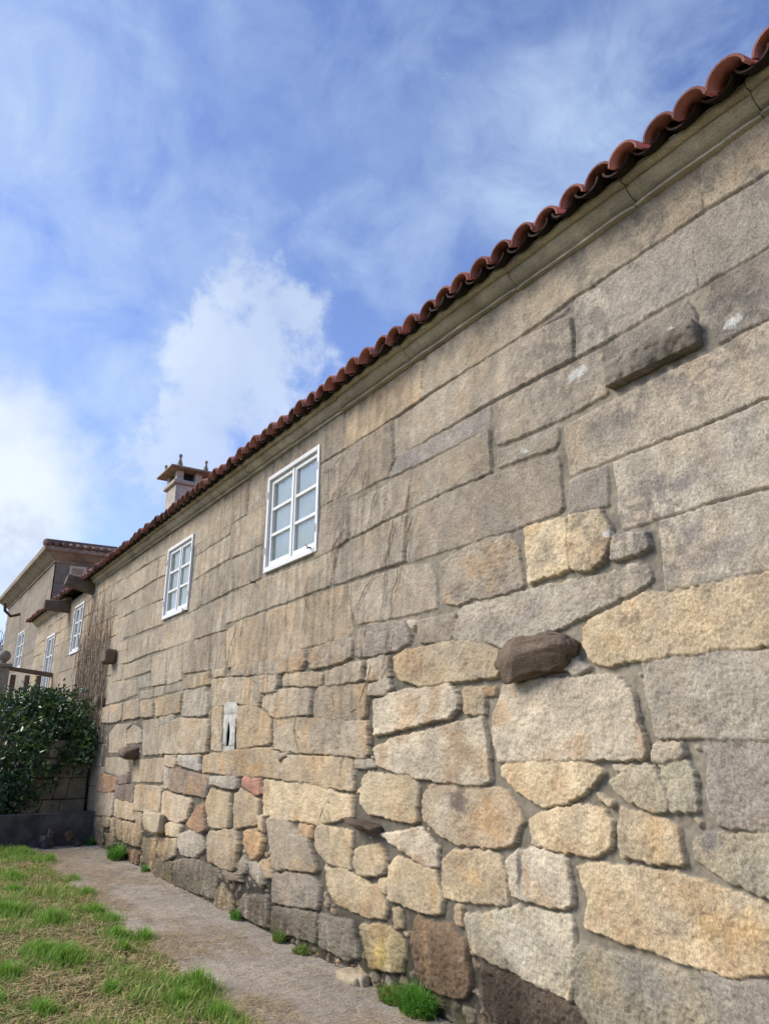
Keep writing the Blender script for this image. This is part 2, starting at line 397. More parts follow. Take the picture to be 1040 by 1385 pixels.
STONES = """
A b 945,219 1150,75 1150,167 952,285
A b 710,387 945,219 952,285 905,320 780,402 711,452
A b 573,484 710,387 711,452 640,497 572,540
A t 467,557 573,484 572,540 520,575 467,608
A a 337,649 467,557 467,608 430,631 360,680 334,696
A b 282,688 337,649 334,696 315,708 281,728
A b 226,727 282,688 281,728 265,738 224,765
A b 200,745 226,727 224,750 216,754 200,763
A b 166,769 200,745 200,763 166,785
A g 935,299 1040,235 1150,167 1150,270 1040,335 960,382 945,392
A g 775,406 905,320 935,299 945,392 905,412 825,460 780,485
A a 532,568 572,541 640,497 711,453 717,451 768,427 773,428 780,485 665,544 570,600 534,620
A r2 717,448 771,414 768,425
A a 470,607 497,590 532,568 534,622 526,645 472,672
A a 431,631 470,607 472,666 431,687
A b 314,709 360,681 354,737 314,756 312,740
A b 283,727 313,709 312,722 266,751 266,738
A b 265,753 312,724 311,756 278,775 262,786
A b 216,755 226,750 224,778 214,783
A b 166,786 214,756 213,783 161,815
A k 962,383 1040,336 1150,270 1150,371 1040,433 972,467 955,440 948,420
A k 826,462 905,418 930,406 943,425 943,438 826,492
A a 667,546 780,487 815,470 823,533 757,570 671,606
A a 671,610 755,575 757,600 750,608 672,634
A h 540,615 570,601 664,547 663,577 622,600 530,646 526,645
A a 558,636 622,601 663,578 666,640 600,667 552,690
A a 526,650 557,635 550,692 520,706
A a 473,680 524,655 520,706 480,727 474,729
A a 430,688 470,668 472,730 455,744 425,758
A y2 761,577 825,541 970,470 1040,434 1150,372 1150,497 1040,539 935,583 855,611 769,645
A a 551,693 600,668 666,641 735,618 757,614 762,685 757,695 695,717 592,749 550,763
A k 769,650 821,627 825,685 769,698
A g2 829,626 855,613 935,585 1040,541 1150,498 1150,626 1040,659 960,680 842,718
A a 460,738 480,728 520,707 550,695 548,760 520,769 470,787 449,793
A b 424,758 458,738 447,793 375,820 327,837 327,795 352,784
A a 315,757 354,738 352,783 332,793 318,797
A a 278,776 314,757 317,798 277,818 272,818
A a 262,787 278,776 273,816 268,823 253,831
A a 268,824 312,803 327,797 326,838 307,844 307,852 265,865
A b 253,832 267,826 264,865 222,879 217,880 219,848
A b 203,854 219,848 217,880 200,886
A b 174,866 202,854 199,886 174,897
A b 208,816 226,809 220,845 205,850
A b 184,828 208,815 205,850 183,859
A b 160,841 184,827 183,859 158,866
A b 183,803 226,778 226,809 183,826
A b 161,816 183,803 183,826 160,839
A b 159,868 173,865 173,879 159,882
A b 159,881 173,879 173,897 157,900
A g2 893,704 960,682 1040,662 1150,629 1150,745 1040,771 960,789 902,801 897,770
R g 832,727 876,718 881,738 868,748 838,758 831,757
R y 709,715 766,700 771,715 773,770 766,773 718,789 715,760
R y 772,698 816,690 828,715 827,735 820,758 800,772 785,773 776,769 773,720
R a 597,762 625,743 662,730 690,722 700,735 710,790 700,797 650,812 640,808 620,820 600,814 603,795
A a 471,791 549,764 582,761 592,784 592,824 545,835 485,845 478,828
A t 308,853 327,839 377,821 449,795 469,789 478,850 470,861 415,877 350,896 308,905
A b 285,858 306,853 305,904 285,907
A b 248,871 284,859 284,907 248,912
A b 226,880 247,872 247,920 226,927
A b 205,889 225,880 225,926 205,929
A b 167,900 204,888 205,908 167,920
A b 152,905 166,900 166,920 150,924
A g 187,917 204,910 204,928 188,932
A b 149,924 185,919 186,940 160,950 143,954
A a 189,936 207,931 208,942 204,945 191,945
A a 210,930 222,927 221,940 209,943
A a 225,928 247,921 246,934 224,938
A a 248,918 256,915 255,932 247,934
R t 257,916 285,909 286,925 257,931
R t 214,946 248,936 245,963 214,969
R g 251,935 281,928 281,967 247,968
R b 193,949 209,947 208,969 193,969
R b 169,951 190,946 190,970 167,973
R b 150,955 167,952 165,972 157,977 150,976
R b 139,959 149,956 149,977 139,977
R b 218,984 243,972 285,974 287,984 282,1018 218,1019
R g 218,970 237,968 237,974 219,981
A b 193,974 215,972 216,1021 194,1023
A b 172,988 182,979 193,988 192,1005 172,1007
A b 158,979 180,978 172,987 172,1018 147,1019 148,992
A b 143,1024 174,1024 176,1045 161,1051 140,1043
A t 178,1028 225,1024 221,1059 178,1058
R b 226,1023 242,1022 241,1037 225,1035
R w 245,1022 274,1022 272,1043 245,1034
R t 277,1022 322,1014 370,1012 383,1033 381,1053 320,1048 275,1044
R g 224,1038 231,1037 230,1066 223,1066
R v2 234,1039 285,1051 281,1079 232,1068
R n2 137,1046 160,1053 157,1068 145,1072 132,1068
R v 161,1050 175,1047 175,1059 163,1060
R v 157,1064 181,1062 183,1085 158,1079
R t 186,1062 223,1065 218,1099 184,1095
R b 129,1073 156,1073 155,1103 129,1102
R t 158,1081 183,1088 185,1109 158,1104
R t 186,1097 195,1103 192,1124 186,1122
R o2 225,1071 262,1082 255,1107 243,1113 223,1101
R n2 270,1091 278,1088 282,1122 272,1126 255,1115
R y 287,1067 314,1076 312,1120 287,1118 281,1088
R y 226,1115 239,1112 249,1118 243,1132 228,1128
R y 220,1134 241,1135 239,1155 224,1165 215,1151
R g 245,1130 258,1124 274,1128 280,1147 266,1159 249,1156 243,1140
R o2 287,1125 322,1122 327,1138 321,1175 305,1175 285,1163 284,1133
R t 319,1075 327,1068 352,1083 350,1115 319,1120
R r 330,1052 355,1055 357,1072 347,1075 330,1062
R g 287,1052 322,1050 325,1064 316,1068 287,1060
R b 352,1105 362,1104 360,1125 354,1122
R o 335,1125 350,1122 360,1137 355,1157 342,1162 334,1142
R t 355,1165 367,1160 370,1185 362,1187 353,1172
R g 323,1172 332,1157 337,1165 335,1180 325,1182
R g 338,1167 348,1163 360,1195 355,1200 340,1180
R b 305,1177 327,1182 330,1192 310,1188
R y 358,1056 420,1061 480,1079 480,1105 435,1115 358,1102
R s 365,1107 392,1110 405,1125 420,1138 432,1177 372,1175
R o 407,1115 423,1118 425,1132 415,1136 406,1130
R y 430,1117 478,1125 475,1177 440,1165 428,1143
R y 443,1175 465,1177 515,1202 526,1228 522,1243 500,1240 455,1222 443,1195
R k 370,1182 418,1182 435,1197 433,1228 400,1226 370,1220
R k 238,1164 266,1162 297,1177 292,1215 237,1197
R b 302,1195 318,1220 315,1235 293,1226 293,1210
R k 330,1210 365,1212 365,1255 322,1235
R k 368,1226 430,1236 430,1275 368,1258
R k 434,1237 480,1247 487,1295 470,1298 434,1280
R y3 488,1250 531,1254 550,1277 546,1316 504,1308
R t 168,1111 185,1115 194,1126 191,1145 170,1138
R b 129,1105 138,1107 137,1140 128,1134
R b 141,1103 152,1103 149,1118 141,1117
R t 152,1107 158,1107 157,1124 152,1124
R b 147,1130 157,1126 158,1142 147,1145
R t 159,1107 166,1109 165,1136 160,1132
R n2 178,1149 191,1153 187,1168 178,1165
R t 195,1134 212,1136 210,1182 197,1165
R b 213,1163 235,1167 235,1197 214,1184
R a 317,900 415,879 417,893 410,905 380,911 317,914
R a 420,879 470,862 479,865 478,888 468,894 420,905
R b 289,907 306,903 305,913 290,916
R b 287,920 342,916 350,925 356,940 352,955 318,950 288,957
R a 345,916 378,913 380,925 375,935 358,937 346,930
R t 385,915 395,909 438,910 433,928 385,927
R b 442,908 493,893 491,921 443,928
R b 498,892 528,888 530,915 495,921
R b 357,945 368,933 420,932 425,945 420,967 372,970 357,955
R b 427,937 433,930 495,925 500,935 496,968 490,972 427,970
R p 500,927 525,917 532,932 525,938 501,941
R b 290,959 305,957 304,1015 289,1015
R t 324,955 350,957 367,970 368,1005 323,1012
R b 371,973 400,971 500,976 503,1018 498,1024 405,1017 371,1012
R b 373,1017 395,1019 380,1027
R t 385,1030 395,1022 478,1026 481,1070 440,1064 383,1053
R g 483,1026 505,1028 510,1037 500,1040 483,1038
R o3 535,888 547,882 607,868 657,870 678,886 682,905 675,915 627,922 570,928 545,920 536,905
R k 483,857 500,845 549,841 557,860 555,872 520,885 483,888
R k 565,842 617,830 614,855 609,866 570,870
R p 553,838 565,842 562,855
R g 622,824 700,802 770,786 835,775 855,763 878,767 883,783 868,795 771,843 716,865 682,878 660,868 613,864
R o3 790,853 800,838 825,825 880,800 905,803 960,791 1040,775 1150,750 1150,855 1040,870 920,885 825,902 805,898 792,875
R g 763,903 782,888 800,905 780,913
R p 682,927 744,917 836,915 859,935 878,1027 770,1028 676,1030 669,1000 669,965
R g 871,897 950,884 1040,878 1150,868 1150,998 1040,997 960,999 890,998 876,940
R b 887,1004 925,1006 930,1022 922,1028 887,1029
R k2 955,1003 1040,1002 1150,1003 1150,1125 1040,1122 975,1117 964,1090
R y 679,1037 700,1030 800,1033 819,1047 800,1068 770,1085 736,1090 700,1070 680,1050
R b 830,1035 855,1034 858,1040 835,1042
R gr 828,1060 840,1048 868,1036 888,1034 899,1058 906,1080 904,1098 870,1092 842,1078
R gr 895,1031 932,1032 943,1060 945,1100 908,1099 908,1077 901,1057
R y 717,1110 752,1093 795,1087 820,1097 829,1115 826,1145 808,1159 770,1154 725,1140
R y 812,1075 832,1087 830,1092 815,1085
R y 841,1095 890,1104 918,1120 928,1165 920,1171 880,1167 842,1158 838,1130
R gr 941,1135 960,1128 1000,1127 1040,1125 1150,1130 1150,1250 1040,1217 1005,1200 965,1178 943,1160
R y4 783,1172 800,1168 910,1180 965,1197 1040,1228 1150,1275 1150,1345 1040,1318 1000,1320 945,1308 900,1292 835,1270 792,1253 797,1215 786,1192
R gr 781,1277 805,1280 870,1298 930,1320 958,1345 975,1372 970,1400 810,1400 778,1350
R k 950,1316 990,1326 1040,1332 1150,1362 1150,1450 985,1420 972,1362
R p2 631,1236 665,1236 685,1228 702,1224 722,1230 770,1238 776,1250 777,1355 740,1337 670,1300 642,1285
R p 687,1162 702,1149 730,1147 765,1158 772,1185 775,1222 765,1227 720,1220 695,1210
R y4 600,1165 617,1150 645,1151 678,1155 687,1185 688,1220 665,1224 605,1214 600,1190
R o2 573,1072 582,1062 640,1063 685,1068 700,1090 708,1112 696,1140 665,1148 620,1140 595,1128 573,1110
R y 492,1055 500,1045 555,1050 567,1060 567,1115 535,1108 500,1100 490,1085
R p 515,1128 530,1127 570,1121 592,1145 593,1173 575,1172 545,1150
R y 484,1147 515,1141 525,1160 520,1183 490,1185 482,1170
R y4 527,1170 538,1158 590,1180 603,1215 600,1237 580,1236 525,1215
R y 515,1190 525,1188 522,1208 513,1200
R n 559,1265 566,1237 580,1248 612,1250 630,1275 640,1330 632,1350 600,1345 570,1335 560,1290
R y 533,1228 545,1230 546,1255 535,1255
R b 617,1225 627,1224 627,1250 618,1248
R d 650,1312 700,1318 760,1350 800,1375 820,1400 690,1400 658,1360
R p 507,1013 530,1000 590,985 655,970 663,1010 665,1055 650,1061 600,1058 540,1045 512,1035
R p 507,948 540,935 610,926 623,940 624,958 612,970 560,982 509,996
R o3 628,930 655,930 658,967 630,966
R o 657,930 671,930 670,940 665,943 658,940
"""
# ------------------------------------------------------------------ the long stone house
HOUSE = thing('stone_house', 'long low granite house with red tile eaves and white six-pane windows', 'house')
PAL = {'a':(170,154,126),'b':(176,158,126),'t':(184,160,120),'g':(172,160,136),'g2':(182,168,141),'k':(150,138,118),'k2':(148,136,118),'h':(160,150,133),
 'y':(204,180,134),'y2':(188,170,138),'y3':(186,166,112),'y4':(206,181,134),'o':(192,152,98),'o2':(190,158,110),'o3':(192,169,126),'p':(206,188,154),'p2':(196,182,148),
 'w':(198,189,168),'n':(152,124,90),'n2':(162,122,84),'d':(106,90,72),'r':(184,128,100),'r2':(172,145,128),'v':(124,105,92),'v2':(146,122,96),'s':(174,154,122),'gr':(170,158,126)}
stones = []
for ln in STONES.strip().splitlines():
    t = ln.split()
    if t[0] not in 'AR': continue
    pts = np.array([wallp(*map(float, q.split(',')))[1:] for q in t[2:]])
    stones.append((t[0], lin(PAL[t[1]])*K, pts, t[1]))
def edge_y(z, px):      # where the photo column px meets the wall at height z (the traced part stops there)
    y0 = wallp(px, 1000)[1:]; y1 = wallp(px, 300)[1:]
    return y0[0]+(y1[0]-y0[0])*(z-y0[1])/(y1[1]-y0[1])
rs = np.random.RandomState(3)
def courses(u0f, u1f, zlist, wmin, wmax, kinds):
    for i in range(len(zlist)-1):
        za, zb = zlist[i], zlist[i+1]; zm = (za+zb)/2
        u = u0f(zm); e = u1f(zm)
        while u < e-.05:
            wd = rs.uniform(wmin, wmax); v = min(u+wd, e)
            if e-v < .25: v = e
            k = kinds[rs.randint(len(kinds))]
            stones.append(('A', lin(PAL[k])*K*rs.uniform(.92, 1.06), np.array([(u,zb),(v,zb),(v,za),(u,za)])+rs.uniform(-.012,.012,(4,2)), k))
            u = v
courses(lambda z: -3.0, lambda z: edge_y(z, 1150), [-.1,.35,.75,1.15,1.52,1.95,2.3,2.72,3.05,3.46,3.8,4.1,4.36], .5, 1.2, ['a','g','k','g2'])
courses(lambda z: edge_y(z, 168 if z > 2.0 else 140)+.02, lambda z: 21.2, [-.1,.42,.8,1.1,1.45,1.8,2.15,2.5,2.85,3.15,3.5,3.8,4.1,4.36], .5, 1.3, ['a','b','b','t'])

# grid over the face, finer where the camera stands closer
ys = [-3.0]
while ys[-1] < 21.2:
    y = ys[-1]
    r2 = 2.96**2+max(y-.0, 0)**2
    s = .0056*r2/12.2 if y > .7 else .03
    ys.append(y+min(max(s, .0056), .024))
ys = np.array(ys[:-1]+[21.2])
zs = np.concatenate([np.arange(-.12, 4.36, .0064), [4.36]])
WIN = []     # openings: y0,y1,z0,z1
def add_win(y0, y1, z0, z1): WIN.append((y0, y1, z0, z1))
add_win(5.60,6.73,3.13,4.155); add_win(9.02,10.06,3.08,4.08); add_win(15.42,16.30,3.15,4.15); add_win(18.28,19.30,2.05,3.84)
INS = .035
def snap(arr, v):
    i = np.argmin(abs(arr-v)); arr[i] = v
for (a, b, c, d) in WIN:
    snap(ys, a+INS); snap(ys, b-INS); snap(zs, c+INS); snap(zs, d-INS)
Yg, Zg = np.meshgrid(ys, zs); nz, ny = Yg.shape
# wandering joint lines
wu = Yg+.016*(fbm(Yg*9, Zg*9, 1, 3)-.5)*2+.009*(fbm(Yg*38, Zg*38, 2, 2)-.5)*2; wz = Zg+.013*(fbm(Yg*9+40, Zg*9, 5, 3)-.5)*2+.009*(fbm(Yg*38+9, Zg*38, 6, 2)-.5)*2
far = np.clip((Yg-3)/9, 0, 1)
H = np.zeros_like(Yg); C = np.zeros(Yg.shape+(3,)); S = np.zeros_like(Yg)
mort = lin((142,135,119))*K
mdirt = fbm(Yg*3, Zg*3, 77, 4)
C[:] = mort*(.70+.4*mdirt+.22*(fbm(Yg*30, Zg*30, 79, 3)-.5))[...,None]
joint_shade = sstep(3.0, 4.6, Yg)*sstep(2.6, 1.2, Zg+(mdirt-.5)*.8); C *= (1-.48*joint_shade)[...,None]*np.array([1,.97,.93])  # mortar darkened in this zone to paint shadow outlines round the rubble
C *= (1-.38*sstep(.42, .25, Zg+(mdirt-.5)*.3))[...,None]
C *= (1+.10*sstep(2.3, 2.9, Zg))[...,None]                       # old lime joints above, pointed cement below
H += (fbm(Yg*14, Zg*14, 9, 3)-.5)*.010+(fbm(Yg*50, Zg*50, 19, 3)-.5)*.008-.006
N1 = fbm(Yg*22, Zg*22, 21, 4)-.5; N2 = fbm(Yg*60, Zg*60, 33, 3)-.5; N3 = fbm(Yg*4.5, Zg*4.5, 51, 3)-.5; N4 = fbm(Yg*7, Zg*7, 91, 4)
N5 = fbm(Yg*110, Zg*110, 81, 2)-.5
PIT = sstep(.58, .76, fbm(Yg*34, Zg*40, 71, 2))
NV = fbm(Yg*26, Zg*3.2, 61, 3)-.5      # upright tooling marks
def chaikin(P, r=.18, it=2):
    for _ in range(it):
        Q = np.roll(P, -1, 0); P = np.stack([P*(1-r)+Q*r, P*r+Q*(1-r)], 1).reshape(-1, 2)
    return P
def place(kind, col, pts, seed, small=False, tag=''):
    r = np.random.RandomState(seed)
    P = chaikin(pts, .045 if kind == 'R' else .03, 2 if kind == 'R' else 1)
    u0, z0 = P.min(0)-.03; u1, z1 = P.max(0)+.03
    i0, i1 = np.searchsorted(zs, [z0, z1]); j0, j1 = np.searchsorted(ys, [u0, u1])
    if i1 <= i0 or j1 <= j0: return
    sl = (slice(i0, i1), slice(j0, j1))
    k = 1. if kind == 'R' else .55
    U = Yg[sl]+(wu[sl]-Yg[sl])*k; Z = Zg[sl]+(wz[sl]-Zg[sl])*k
    ins = np.zeros(U.shape, bool); dmin = np.full(U.shape, 9.)
    n = len(P)
    for a in range(n):
        p, q = P[a], P[(a+1) % n]
        cnd = ((p[1] > Z) != (q[1] > Z))
        with np.errstate(divide='ignore', invalid='ignore'):
            xi = (q[0]-p[0])*(Z-p[1])/(q[1]-p[1]+1e-12)+p[0]
        ins ^= cnd & (U < xi)
        e = q-p; L = e@e+1e-12
        t = np.clip(((U-p[0])*e[0]+(Z-p[1])*e[1])/L, 0, 1)
        dmin = np.minimum(dmin, np.hypot(U-p[0]-t*e[0], Z-p[1]-t*e[1]))
    d = np.where(ins, dmin, -dmin)
    if kind == 'R' and not small: d = d+.009+.0012*max(pts[:,0].mean()-4, 0)
    dist = math.hypot(2.96, max(pts[:,0].mean(), 0))
    gap = (.0013+.0004*max(dist-3, 0)) if kind == 'A' else (.0004+.0003*max(dist-4, 0))
    gap = gap*(1+.8*(N4[sl]-.5)*2)
    d = d-np.maximum(gap, .001)
    on = d > 0
    size = min(np.ptp(P[:,0]), np.ptp(P[:,1]))
    if kind == 'A':
        rise = r.uniform(.004, .012)*(1-.45*sstep(4, 8, pts[:,0].mean())); bev = .010
        bulge = 0.0
        rough = .0055*N1[sl]+.006*N2[sl]+.004*N5[sl]+.005*N3[sl]+.007*NV[sl]*sstep(4.2, 5.2, Yg[sl])
    else:
        rise = r.uniform(.014, .030)*(1+.35*sstep(4, 7, pts[:,0].mean())) if not small else r.uniform(.004, .014); bev = min(.009, .25*size)
        bulge = .0035 if not small else .003
        rough = .006*N1[sl]+.007*N2[sl]-.004*PIT[sl]+.010*N3[sl]+.006*N5[sl]
    rough = rough*(1+1.0*sstep(.55, .2, Z))
    prof = np.clip(d/bev, 0, 1); prof = np.sqrt(np.clip(1-(1-prof)**2, 0, 1))
    tl = (U-pts[:,0].mean())*r.uniform(-.018, .018)+(Z-pts[:,1].mean())*r.uniform(-.05, .02)
    tl = np.clip(tl, -.012, .012)
    h = prof*(rise+rough+tl)+bulge*sstep(0, .5*size+1e-3, d)
    h = np.where(on, h, 0)
    m = on & (h > H[sl]-.02) & (S[sl] == 0)
    Hs = H[sl]; Hs[m] = h[m]; S[sl][m] = 1
    # colour of the stone: its own tone drifting toward ochre or grey
    mixn = N4[sl] if small else fbm(Yg[sl]*5+seed*3.1, Zg[sl]*5-seed*1.7, 200, 3)
    warm = lin((190,152,100))*K; cool = lin((166,154,132))*K
    a = sstep(.52, .74, mixn)[...,None]*(.55 if kind == 'R' else .22); b = sstep(.50, .28, mixn)[...,None]*(.35 if kind == 'R' else .3)
    if tag in ('d','n','v','k2','gr','k','g','h'): a = a*.25
    cc = col*(1-a)+warm*a; cc = cc*(1-b)+cool*b if tag not in ('d','r','n') else cc
    cc = desat(cc, .76)*.98 if kind == 'A' else desat(cc, .82)*1.03
    cc = cc*(1-.08*PIT[sl])[...,None]
    cc = cc*(.86+.30*fbm(Yg[sl]*13, Zg[sl]*13, 300, 3))[...,None]*r.uniform(.90, 1.08)
    if tag == 'o2':
        s2 = sstep(.40, .62, noise(Yg[sl]*3.3+seed, Zg[sl]*1.2, 5))[...,None]; cc = cc*(1-s2*.55)+lin((196,182,156))*s2*.55
    cs = C[sl]; cs[m] = cc[m]
    # worn dark rim on some rubble
for i, (kind, col, pts, tg) in enumerate(stones): place(kind, col, pts, 100+i, False, tg)
# pinning stones in the leftover mortar of the rubble
cnt = 0
for t in range(6500):
    u = rs.uniform(1.4, 12.6)**1.0; z = rs.uniform(0, 2.3) if rs.rand() < .3 else rs.uniform(0, .75)
    i = min(np.searchsorted(zs, z), nz-1); j = min(np.searchsorted(ys, u), ny-1)
    s = rs.uniform(.022, .075) if z < .8 else rs.uniform(.014, .034)
    di = max(int(s/.0064*1.0), 1); dj = max(int(s/max(ys[min(j+1, ny-1)]-ys[j], 1e-3)*1.0), 1)
    blk = S[max(i-di, 0):i+di+1, max(j-dj, 0):j+dj+1]
    if blk.mean() > (.07 if z < .5 else .02): continue
    n = rs.randint(5, 8); th = np.sort(rs.uniform(0, 2*math.pi, n)); rr = s*rs.uniform(.7, 1.0, n)
    P = np.stack([u+rr*np.cos(th)*1.25, z+rr*np.sin(th)*.95], 1)
    tg = ['b','t','g','y','k','o3'][rs.randint(6)]
    place('R', lin(PAL[tg])*K*rs.uniform(.8, 1.05), P, 5000+t, True, tg); cnt += 1
print('pinning stones', cnt)
# weathering with a shape of its own: black algae runs at the foot, lichen high on the near end, rust and lime runs
streak_n = .6*fbm(Yg*16, Zg*2.2, 401, 4)+.4*fbm(Yg*40, Zg*14, 409, 4)
foot = sstep(.58, .05, Zg+(fbm(Yg*1.7, Zg*2, 402, 3)-.5)*.7)*sstep(.36, .62, streak_n+.12)
C *= (1-foot[...,None]*np.array([.60,.62,.66]))
moss = sstep(.30, .0, Zg+(fbm(Yg*3, Zg*3, 404, 3)-.5)*.3)*sstep(.5, .7, fbm(Yg*7, Zg*5, 405, 3))
C = C*(1-.5*moss[...,None])+.5*moss[...,None]*lin((84,84,48))
pat = fbm(Yg*2.4+8, Zg*2.4, 410, 5)
near = sstep(5.0, 2.0, Yg)*sstep(1.9, 2.5, Zg)
lich = near*sstep(.47, .60, pat)*sstep(.34, .56, fbm(Yg*26, Zg*26, 411, 3))
C = C*(1-.52*lich[...,None])+.52*lich[...,None]*lin((98,95,90))
mid = sstep(3.6, 5.0, Yg)*sstep(9.5, 8, Yg)*sstep(1.3, 2.0, Zg)*sstep(.46, .68, fbm(Yg*20, Zg*2.2, 415, 3))
C *= (1-.26*mid)[...,None]
allv = sstep(.46, .64, fbm(Yg*1.3, Zg*1.6, 420, 6))
C *= (1-.20*allv)[...,None]
MARKS = [(622,1085,.10,.07,(74,66,66),.75),(668,1105,.14,.12,(176,142,100),.75),(600,1095,.08,.1,(204,192,170),.5),(707,1185,.025,.14,(66,60,64),.85),(718,1200,.03,.10,(164,116,74),.6),
 (890,1128,.06,.12,(200,164,116),.6),(900,1275,.2,.07,(204,174,126),.55),(985,1250,.25,.08,(196,160,104),.5),(640,1185,.13,.05,(204,172,122),.6),(590,1212,.05,.10,(200,156,98),.6),
 (848,838,.09,.05,(96,80,72),.7),(958,1140,.07,.06,(92,92,92),.7),(715,830,.12,.06,(118,104,102),.5),(700,1270,.16,.10,(214,208,190),.35),(620,800,.10,.06,(120,104,98),.5),(655,760,.07,.06,(178,160,124),.5),
 (880,1330,.2,.1,(120,118,116),.4),(810,1320,.09,.13,(190,168,118),.4),(345,1040,.28,.06,(186,146,90),.55),(262,1062,.15,.08,(176,142,100),.6),(575,905,.10,.06,(140,114,90),.6),(830,870,.10,.07,(176,150,104),.4),
 (760,780,.05,.05,(196,170,110),.5),(980,600,.15,.12,(150,146,136),.4),(1000,560,.1,.2,(120,116,108),.35),(878,660,.10,.05,(110,104,102),.55),(915,655,.08,.04,(104,100,100),.5),(835,590,.10,.06,(112,106,102),.5),
 (985,740,.09,.06,(116,110,108),.5),(940,720,.09,.05,(124,118,114),.5),(650,700,.14,.07,(132,122,114),.45),(740,580,.09,.05,(116,110,106),.55),(970,380,.12,.07,(104,102,98),.55),(905,385,.12,.07,(124,122,118),.4),
 (520,1285,.08,.12,(196,170,84),.5),(600,1300,.05,.12,(98,76,54),.6),(580,1270,.02,.15,(164,128,80),.6)]
F440 = fbm(Yg*9, Zg*9, 440, 4)-.5; F441 = fbm(Yg*40, Zg*40, 441, 3)-.5; F442 = fbm(Yg*30, Zg*30, 442, 3)
for (px, py, ry, rz_, cc_, am) in MARKS:
    q = wallp(px, py); dd = np.hypot((Yg-q[1])/ry, (Zg-q[2])/rz_)+1.7*F440+1.1*F441
    mk = (sstep(1.25, .35, dd)*am*.9*np.where(S > 0, 1, .15))[...,None]
    C = C*(1-mk)+lin(cc_)*mk*(.85+.3*F442)[...,None]
wl = np.zeros_like(Yg)
for (px, py, rd) in [(783,503,.07),(772,512,.05),(994,435,.06),(908,447,.03),(710,610,.04),(826,723,.03)]:
    q = wallp(px, py); wl = np.maximum(wl, sstep(rd, rd*.4, np.hypot(Yg-q[1], (Zg-q[2])*1.6)+.05*F441))
C = C*(1-.7*wl[...,None])+.7*wl[...,None]*lin((205,205,196))
for (px, py, w_, hgt, amt) in [(180,1030,.16,.35,.5),(205,1125,.2,.25,.4)]:      # darker strips beneath two corbels, fading downward
    q = wallp(px, py); mm = sstep(w_, w_*.3, abs(Yg-q[1]+.02))*sstep(q[2]+.02, q[2]-.03, Zg)*sstep(q[2]-hgt, q[2]-.05, Zg)
    C *= (1-amt*mm)[...,None]
V = np.stack([-H, Yg, Zg], -1).reshape(-1, 3)
idx = np.arange(nz*ny).reshape(nz, ny)
yc = (ys[:-1]+ys[1:])/2; zc = (zs[:-1]+zs[1:])/2
keep = np.ones((nz-1, ny-1), bool)
for (a, b, c, d) in WIN:
    keep &= ~((yc[None,:] > a+INS) & (yc[None,:] < b-INS) & (zc[:,None] > c+INS) & (zc[:,None] < d-INS))
SLIT = (7.31, 7.48, 1.46, 1.72)
keep &= ~((yc[None,:] > SLIT[0]) & (yc[None,:] < SLIT[1]) & (zc[:,None] > SLIT[2]) & (zc[:,None] < SLIT[3]))
Q = np.stack([idx[:-1,:-1], idx[1:,:-1], idx[1:,1:], idx[:-1,1:]], -1)[keep]
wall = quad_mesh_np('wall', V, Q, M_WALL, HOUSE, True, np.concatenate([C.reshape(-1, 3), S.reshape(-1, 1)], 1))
# the other walls of the house
mb = MB(); mb.box(.5, 6.4, -3.0, -2.6, 0, 4.3); mb.add([(.5,-3,4.3),(6.4,-3,4.3),(3.45,-3,5.75),(.5,-2.6,4.3),(6.4,-2.6,4.3),(3.45,-2.6,5.75)], [(0,1,2),(5,4,3),(0,2,5,3),(2,1,4,5)])
mb.box(0.0, .5, -3.0, -2.7, 0, 4.36)
mb.build('gable_wall', M_TOWER, HOUSE)
mb = MB(); mb.box(6.4, 6.8, -3.0, 21.2, 0, 4.3); mb.build('back_wall', M_TOWER, HOUSE)

